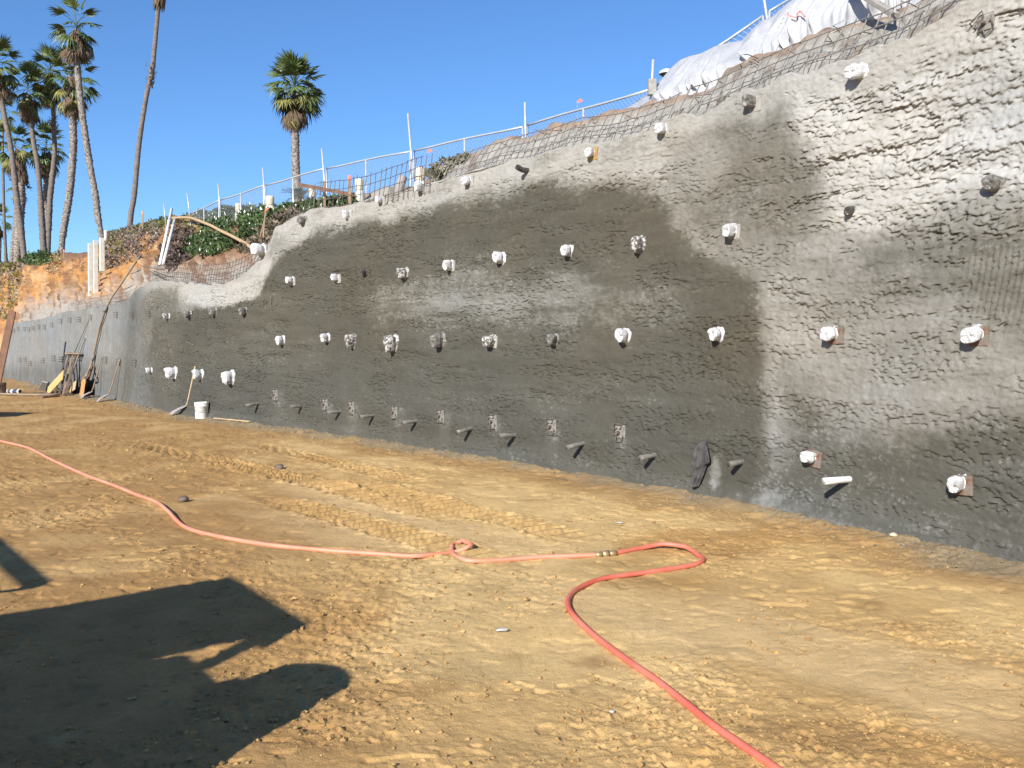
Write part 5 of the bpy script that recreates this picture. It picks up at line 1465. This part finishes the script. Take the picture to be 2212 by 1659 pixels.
def palm(label, trunk_px, d_, r_bot, r_top, crown_px, crown_r, n_green, n_dead, boots=(0.0, 0.0), skirt=None, seed=1, tops=-0.9):
    rr = random.Random(seed)
    if trunk_px[0][0] < 400:                      # the left group stands well back from the brow
        kf = (d_ + 16) / d_; d_ += 16; r_bot *= kf * 0.66; r_top *= kf * 0.72; crown_r *= kf
    pts = [depth_pt(x_, y_, d_) for x_, y_ in trunk_px]
    base = pts[0].copy(); extra = base + (pts[0] - pts[1]).normalized() * max(0.2, (base.z - 4.4)); extra.z = min(extra.z, 4.5)
    e = empty("palm_tree", extra); tag(e, label, "palm tree", "fan palms on the bluff")
    pth = smooth_path([extra] + pts, 6 if len(pts) > 4 else 10)
    # resample
    Ls = [0.0]
    for a, b_ in zip(pth, pth[1:]): Ls.append(Ls[-1] + (b_ - a).length)
    tot = Ls[-1]; nring = int(min(150, tot / 0.055)); ns_ = 14
    ringV = np.zeros((nring, ns_, 3))
    px_ = np.interp(np.linspace(0, tot, nring), Ls, [p.x for p in pth]); py_ = np.interp(np.linspace(0, tot, nring), Ls, [p.y for p in pth]); pz_ = np.interp(np.linspace(0, tot, nring), Ls, [p.z for p in pth])
    for i in range(nring):
        t = i / (nring - 1); r = r_bot * (1 - t) + r_top * t
        bo = 1.0 if boots[0] <= t <= boots[1] else 0.0
        for k in range(ns_):
            a = 2 * math.pi * k / ns_
            if bo:
                saw = ((i * 0.31 + k * 0.5) % 1.0); rr_ = r * (0.95 + 0.42 * saw * (0.5 + rr.random() * 0.8))
            else:
                rr_ = r * (0.97 + 0.05 * (i % 4 == 0) + 0.05 * rr.random())
            ringV[i, k] = (px_[i] - extra.x + rr_ * math.cos(a), py_[i] - extra.y + rr_ * math.sin(a), pz_[i] - extra.z)
    tr = link("trunk", grid_mesh("trunk", np.transpose(ringV, (1, 0, 2)), None, True), M["trunk_boot"] if boots[1] - boots[0] > 0.3 else M["trunk"], e)
    if crown_px is None: return e
    C = depth_pt(crown_px[0], crown_px[1], d_) - extra
    if skirt:
        # hanging thatch of dead leaves: y-range in the picture and widths
        y0, y1, w0, w1 = skirt[:4]
        top_ = depth_pt(crown_px[0], y0, d_) - extra; bot_ = depth_pt(skirt[4] if len(skirt) > 4 else crown_px[0], y1, d_) - extra
        sk = MB()
        for k in range(170):
            a = rr.uniform(0, 6.283); t0 = rr.uniform(0, 0.75); t1 = min(1.05, t0 + rr.uniform(0.25, 0.5))
            def P_(t, wob):
                ww = (w0 + (w1 - w0) * math.sin(min(t, 1) * 2.2)) * d_ / FPX * 0.5 * wob
                c = top_.lerp(bot_, t); return c + Vector((math.cos(a) * ww, math.sin(a) * ww, 0))
            p0, p1_, p2_ = P_(t0, 0.75), P_((t0 + t1) / 2, 0.95), P_(t1, rr.uniform(0.85, 1.12))
            tg = Vector((-math.sin(a), math.cos(a), 0)) * rr.uniform(0.03, 0.07)
            sk.add([p0 - tg, p0 + tg, p1_ + tg * 1.3, p1_ - tg * 1.3, p2_ + tg * 0.2, p2_ - tg * 0.2], [(0, 1, 2, 3), (3, 2, 4, 5)])
        sk.build("dead_leaf_skirt", M["frond_d"], e)
    ntot = n_green + n_dead
    for k in range(ntot):
        dead = k >= n_green
        az = k * 2.39996 + rr.uniform(-0.3, 0.3)
        if not dead:
            t = k / max(1, n_green - 1); el = R(78) - (R(78) + R(38)) * (t ** 0.9) + rr.uniform(-0.12, 0.12)
            nm = rr.choice(["g1", "g1", "g2"]) if t < 0.45 else rr.choice(["g2", "g3", "g3"])
            if t > 0.82: nm = rr.choice(["g3", "y1"])
        else:
            el = rr.uniform(R(-82), R(-40)); nm = rr.choice(["d1", "d2", "d1", "y1"])
        f_ = link("frond", FR[nm], None, e)
        sc = crown_r / 1.55 * rr.uniform(0.85, 1.1)
        f_.rotation_euler = Euler((rr.uniform(-0.5, 0.5), -el, az), 'XYZ')
        dz = -0.55 * crown_r * (k / ntot) * 0.8 + 0.1 * crown_r
        f_.location = C + Vector((0, 0, dz + (-0.15 * crown_r if dead else 0)))
        f_.scale = (sc,) * 3
    return e

palm("lone fan palm with a full green crown behind the fence", [(645, 445), (640, 380), (638, 320), (637, 262), (637, 205)], 38, 0.15, 0.135, (637, 184), 1.25, 54, 20, (0.0, 1.0), (208, 258, 16, 22), 5)
palm("tall pale fan palm in front of the left group, its sparse crown highest", [(219, 510), (210, 457), (206, 420), (195, 362), (186, 304), (177, 241), (170, 177), (167, 127), (166, 70)], 42, 0.20, 0.17, (166, 52), 1.30, 17, 7, (0.30, 1.0), (62, 128, 14, 40, 169), 8)
palm("dark shaggy fan palm just behind the tallest of the left group", [(132, 551), (136, 508), (150, 419), (158, 329), (157, 253), (154, 203), (152, 165)], 46, 0.22, 0.22, (155, 165), 1.45, 22, 14, (0.30, 1.0), (165, 225, 22, 26, 155), 13)
palm("slender fan palm with a collar on its trunk, middle of the left group", [(104, 535), (106, 470), (109, 420), (118, 329), (116, 279), (115, 228), (111, 190)], 50, 0.22, 0.16, (108, 152), 1.40, 26, 12, (0.35, 0.62), None, 21)
palm("fan palm with a hanging brown skirt, left of the slender collared one", [(94, 535), (90, 470), (87, 420), (81, 355), (72, 304), (67, 253), (64, 205)], 48, 0.24, 0.15, (60, 186), 1.30, 24, 12, (0.25, 0.5), (210, 248, 18, 28, 68), 34)
palm("fan palm cut by the left picture edge, crown half in view", [(52, 553), (45, 490), (35, 420), (25, 329), (10, 253), (1, 203), (-4, 150)], 45, 0.22, 0.16, (-6, 135), 1.25, 26, 10, (0.3, 0.55), (150, 198, 12, 24, 0), 55)
palm("shorter shaggy fan palm at the lower left of the group", [(38, 560), (42, 490), (45, 420), (42, 340)], 53, 0.30, 0.30, (32, 312), 1.30, 22, 20, (0.1, 1.0), (320, 400, 26, 34, 46), 89)
palm("small green fan palm low between the left trunks", [(100, 555), (100, 480), (101, 400), (100, 340)], 56, 0.24, 0.24, (100, 312), 1.35, 26, 12, (0.1, 1.0), (325, 385, 18, 24, 101), 144)
palm("bare leaning palm trunk right of the left group, crown above the picture", [(280, 488), (284, 455), (290, 420), (301, 304), (317, 203), (328, 157), (334, 101), (341, 23), (345, -25), (348, -85)], 42, 0.21, 0.125, (348, -95), 1.1, 16, 3, (0.0, 0.0), (-70, 19, 10, 26, 343), 233)
palm("distant thin palm at the far left edge with a low crown", [(13, 565), (10, 500), (8, 440), (6, 329), (5, 250)], 60, 0.17, 0.10, (6, 235), 1.0, 14, 6, (0.0, 0.3), None, 377)
palm("small far palm crown low at the far left edge", [(-2, 565), (-1, 520), (-3, 490)], 62, 0.16, 0.14, (-4, 470), 1.0, 18, 10, (0.0, 1.0), None, 610)
palm("broken-topped short palm trunk between the far left trunks", [(27, 560), (30, 530), (35, 490), (40, 430)], 58, 0.22, 0.26, (42, 400), 0.9, 6, 12, (0.2, 1.0), None, 987)
# swollen collars of old leaf bases
for (x_, y_, d_, r, hh, lab) in ((115.5, 268, 66, 0.34, 0.45, "collared"), (326, 165, 58, 0.32, 0.8, "leaning")):
    c = depth_pt(x_, y_, d_); e = [o_ for o_ in col.objects if o_.name.startswith("palm_tree") and ("collar" in o_["label"] if lab == "collared" else "bare leaning" in o_["label"])][0]
    sk = MB()
    for k in range(60):
        a = random.uniform(0, 6.28); z0 = random.uniform(-hh, hh); p0 = c + Vector((math.cos(a) * r * 0.6, math.sin(a) * r * 0.6, z0)); p1_ = c + Vector((math.cos(a) * r * random.uniform(1.0, 1.35), math.sin(a) * r, z0 + random.uniform(0.05, 0.25)))
        tg = Vector((-math.sin(a), math.cos(a), 0)) * 0.06
        sk.add([p0 - tg - e.location, p0 + tg - e.location, p1_ + tg * 0.4 - e.location, p1_ - tg * 0.4 - e.location], [(0, 1, 2, 3)])
    sk.build("old_leaf_bases", M["trunk_boot"], e)

# young feather palm behind the fence
e = empty("young_palm", depth_pt(652, 436, 35)); tag(e, "young feather-leaved palm at the foot of the lone palm", "palm tree")
def feather(seed):
    rr = random.Random(seed); V, F = [], []; L = 1.05
    for i in range(16):
        t = (i + 2) / 18; x_ = L * t; z_ = 0.55 * L * t - 0.75 * L * t * t
        for sg in (-1, 1):
            ll = 0.30 * math.sin(math.pi * min(1, t * 0.9 + 0.1)) + 0.05; b0 = len(V)
            V += [(x_, 0, z_), (x_ + 0.03, 0, z_), (x_ + ll * 0.6, sg * ll, z_ + 0.05 - rr.random() * 0.1)]
            F.append((b0, b0 + 1, b0 + 2))
    b0 = len(V)
    for i in range(9):
        t = i / 8; x_ = L * t; z_ = 0.55 * L * t - 0.75 * L * t * t; V += [(x_, -0.012, z_), (x_, 0.012, z_)]
    for i in range(8): F.append((b0 + 2 * i, b0 + 2 * i + 1, b0 + 2 * i + 3, b0 + 2 * i + 2))
    return poly_mesh("feather_frond", V, F)
fm = feather(4); fm.materials.append(M["frond_p"])
for k in range(17):
    f_ = link("frond", fm, None, e); f_.rotation_euler = Euler((random.uniform(-.3, .3), -R(random.uniform(-5, 62)), k * 2.4), 'XYZ'); f_.scale = (random.uniform(0.8, 1.0),) * 3
MB().lathe([(0.12, -0.4), (0.13, 0.0), (0.05, 0.15), (0, 0.16)], 10).build("stem", M["trunk_boot"], e)

# ------------------------------------------------------------------ the loader parked just left of the camera (its shadow falls into the picture)
C0 = Vector((-4.03, 2.42, 0)); fw = Vector((0.8, 0.6, 0)); rg_ = Vector((0.6, -0.8, 0))
ML = Matrix((fw, -rg_, Vector((0, 0, 1)))).transposed().to_4x4(); ML.translation = C0
e = empty("loader", matrix=ML); tag(e, "yellow wheel loader with a flat canopy, parked left of the view", "loader")
def Y(r): return -r
CZ = 2.4
MB().box((-0.85, Y(0.695), CZ - 0.03), (0.85, 0.695, 0.03)).build("canopy", M["yellow"], e, bevel=0.02)
MB().box((-0.02, Y(0.695), CZ - 0.15), (0.02, 0.69, 0.10)).build("canopy_visor", M["machine_grey"], e)
for fx in (-1.55, -0.12):
    for ry2 in (0.08, 1.31): MB().box((fx, Y(ry2), 1.65), (0.045, 0.045, 0.72)).build("canopy_post", M["machine_grey"], e)
MB().box((-0.8, Y(0.695), 0.78), (0.95, 0.52, 0.32)).build("chassis", M["yellow"], e, bevel=0.04)
MB().box((0.62, Y(0.695), 0.92), (0.55, 0.36, 0.34)).build("hood", M["yellow"], e, bevel=0.06)
MB().box((-0.75, Y(0.695), 1.28), (0.25, 0.26, 0.10)).build("seat", M["black"], e, bevel=0.04)
MB().box((-1.03, Y(0.695), 1.62), (0.07, 0.26, 0.30)).build("seat_back", M["black"], e, bevel=0.04)
MB().tube([(-0.15, Y(0.695), 1.15), (-0.33, Y(0.695), 1.52)], 0.03, 8).build("steering_column", M["machine_grey"], e)
MB().lathe([(0.17, -0.012), (0.185, 0.0), (0.17, 0.012), (0.155, 0.0), (0.17, -0.012)], 20, Matrix.Translation((-0.33, Y(0.695), 1.53)) @ Matrix.Rotation(R(-30), 4, 'Y')).build("steering_wheel", M["black"], e, True)
for fx, rad in ((-1.25, 0.56), (0.62, 0.46)):
    for ry2 in (-0.02, 1.41):
        Mw = Matrix.Translation((fx, Y(ry2), rad)) @ Matrix.Rotation(R(90), 4, 'X')
        w_ = MB().lathe([(rad * 0.55, -0.15), (rad * 0.9, -0.17), (rad, -0.11), (rad, 0.11), (rad * 0.9, 0.17), (rad * 0.55, 0.15)], 28, Mw).build("wheel", M["black"], e, True)
        MB().lathe([(0, -0.05), (rad * 0.3, -0.07), (rad * 0.56, -0.13), (rad * 0.56, 0.13), (rad * 0.3, 0.07), (0, 0.05)], 20, Mw).build("rim", M["yellow"], w_, True)
for ry2 in (0.22, 1.17):
    MB().beam((-0.1, Y(ry2), 1.25), (0.85, Y(ry2), 1.42), 0.09, 0.16).beam((0.85, Y(ry2), 1.42), (1.24, Y(ry2), 0.90), 0.09, 0.15).build("lift_arm", M["yellow"], e)
    MB().tube([(0.3, Y(ry2), 0.85), (0.8, Y(ry2), 1.32)], 0.04, 10).build("lift_ram", M["galv"], e, True)
# bucket: curved shell with side cheeks
prof = [(1.36, 0.98), (1.28, 0.95), (1.22, 0.86), (1.20, 0.76), (1.25, 0.64), (1.38, 0.54), (1.65, 0.50), (1.95, 0.50)]
bv, bf = [], []
r0, r1 = -0.05, 1.42
for (f2, z2) in prof: bv += [(f2, Y(r0), z2), (f2, Y(r1), z2)]
for i in range(len(prof) - 1): bf.append((2 * i, 2 * i + 1, 2 * i + 3, 2 * i + 2))
bk = link("bucket", poly_mesh("bucket", bv, bf), M["machine_grey"], e, True); bk.modifiers.new("thickness", 'SOLIDIFY').thickness = 0.025
for r2 in (r0, r1):
    n = len(prof); MB().add([(f2, Y(r2), z2) for f2, z2 in prof], [tuple(range(n))]).build("bucket_cheek", M["machine_grey"], bk).modifiers.new("thickness", 'SOLIDIFY').thickness = 0.02

dr = empty("shadow_drum", ML @ Vector((1.57, Y(1.10), 0.52))); tag(dr, "added grey drum in the loader bucket, rounding the end of its shadow", "drum")  # added out of view so the loader's shadow gets a rounded end
MB().lathe([(0, 0), (0.27, 0), (0.285, 0.02), (0.27, 0.04), (0.27, 0.27), (0.285, 0.245), (0.27, 0.26), (0.27, 0.45), (0.285, 0.465), (0.27, 0.48), (0.27, 0.66), (0.285, 0.68), (0.26, 0.69), (0, 0.68)], 26).build("shell", M["machine_grey"], dr, True)
MB().lathe([(0, 0.68), (0.04, 0.68), (0.04, 0.705), (0, 0.705)], 10, Matrix.Translation((0.15, 0, 0))).build("bung", M["galv"], dr)
# made-up rack out of view, added to throw a strip of shadow into view
e = empty("shadow_rack", (-5.6, 3.2, 0)); tag(e, "added rack of beams left of the view, casting a strip of shadow", "rack")
O = Vector((-5.6, 3.2, 0))
p_a = Vector((-5.1, 2.9, 2.0)); p_b = Vector((-6.4, 4.45, 2.0))
MB().beam(p_a - O, p_b - O, 0.12, 0.06).build("beam", M["wood_brown"], e)
MB().beam(p_a - O + Vector((0.05, 0.0, -0.02)), p_a - O + Vector((-1.6, -1.2, -0.02)), 0.05, 0.05).build("beam", M["wood_brown"], e)
for p in (p_b, p_a + Vector((-1.6, -1.2, 0)), p_b + Vector((-1.6, -1.2, 0))):
    MB().beam(Vector((p.x, p.y, -0.05)) - O, p - O, 0.08, 0.08, (0, 1, 0)).build("leg", M["machine_grey"], e)
MB().beam(p_b - O, p_b + Vector((-1.6, -1.2, 0)) - O, 0.08, 0.08).build("beam", M["machine_grey"], e)

# unseen timber stack, added to cast the shadow bands at the left edge
for k, (zc, oy, lab) in enumerate(((0.12, 0.0, "bottom"), (0.36, 0.05, "middle"), (0.60, -0.04, "top"))):
    tb = MB().box((-13.9, 20.9 + oy, zc), (1.35, 0.45, 0.115)).build("shadow_timber", M["wood_dark"], None, bevel=0.01)
    tag(tb, f"dark timber bundle, {lab} of an unseen stack added to cast shadow at the left", "timber", "added timber bundles casting shadow at the left")
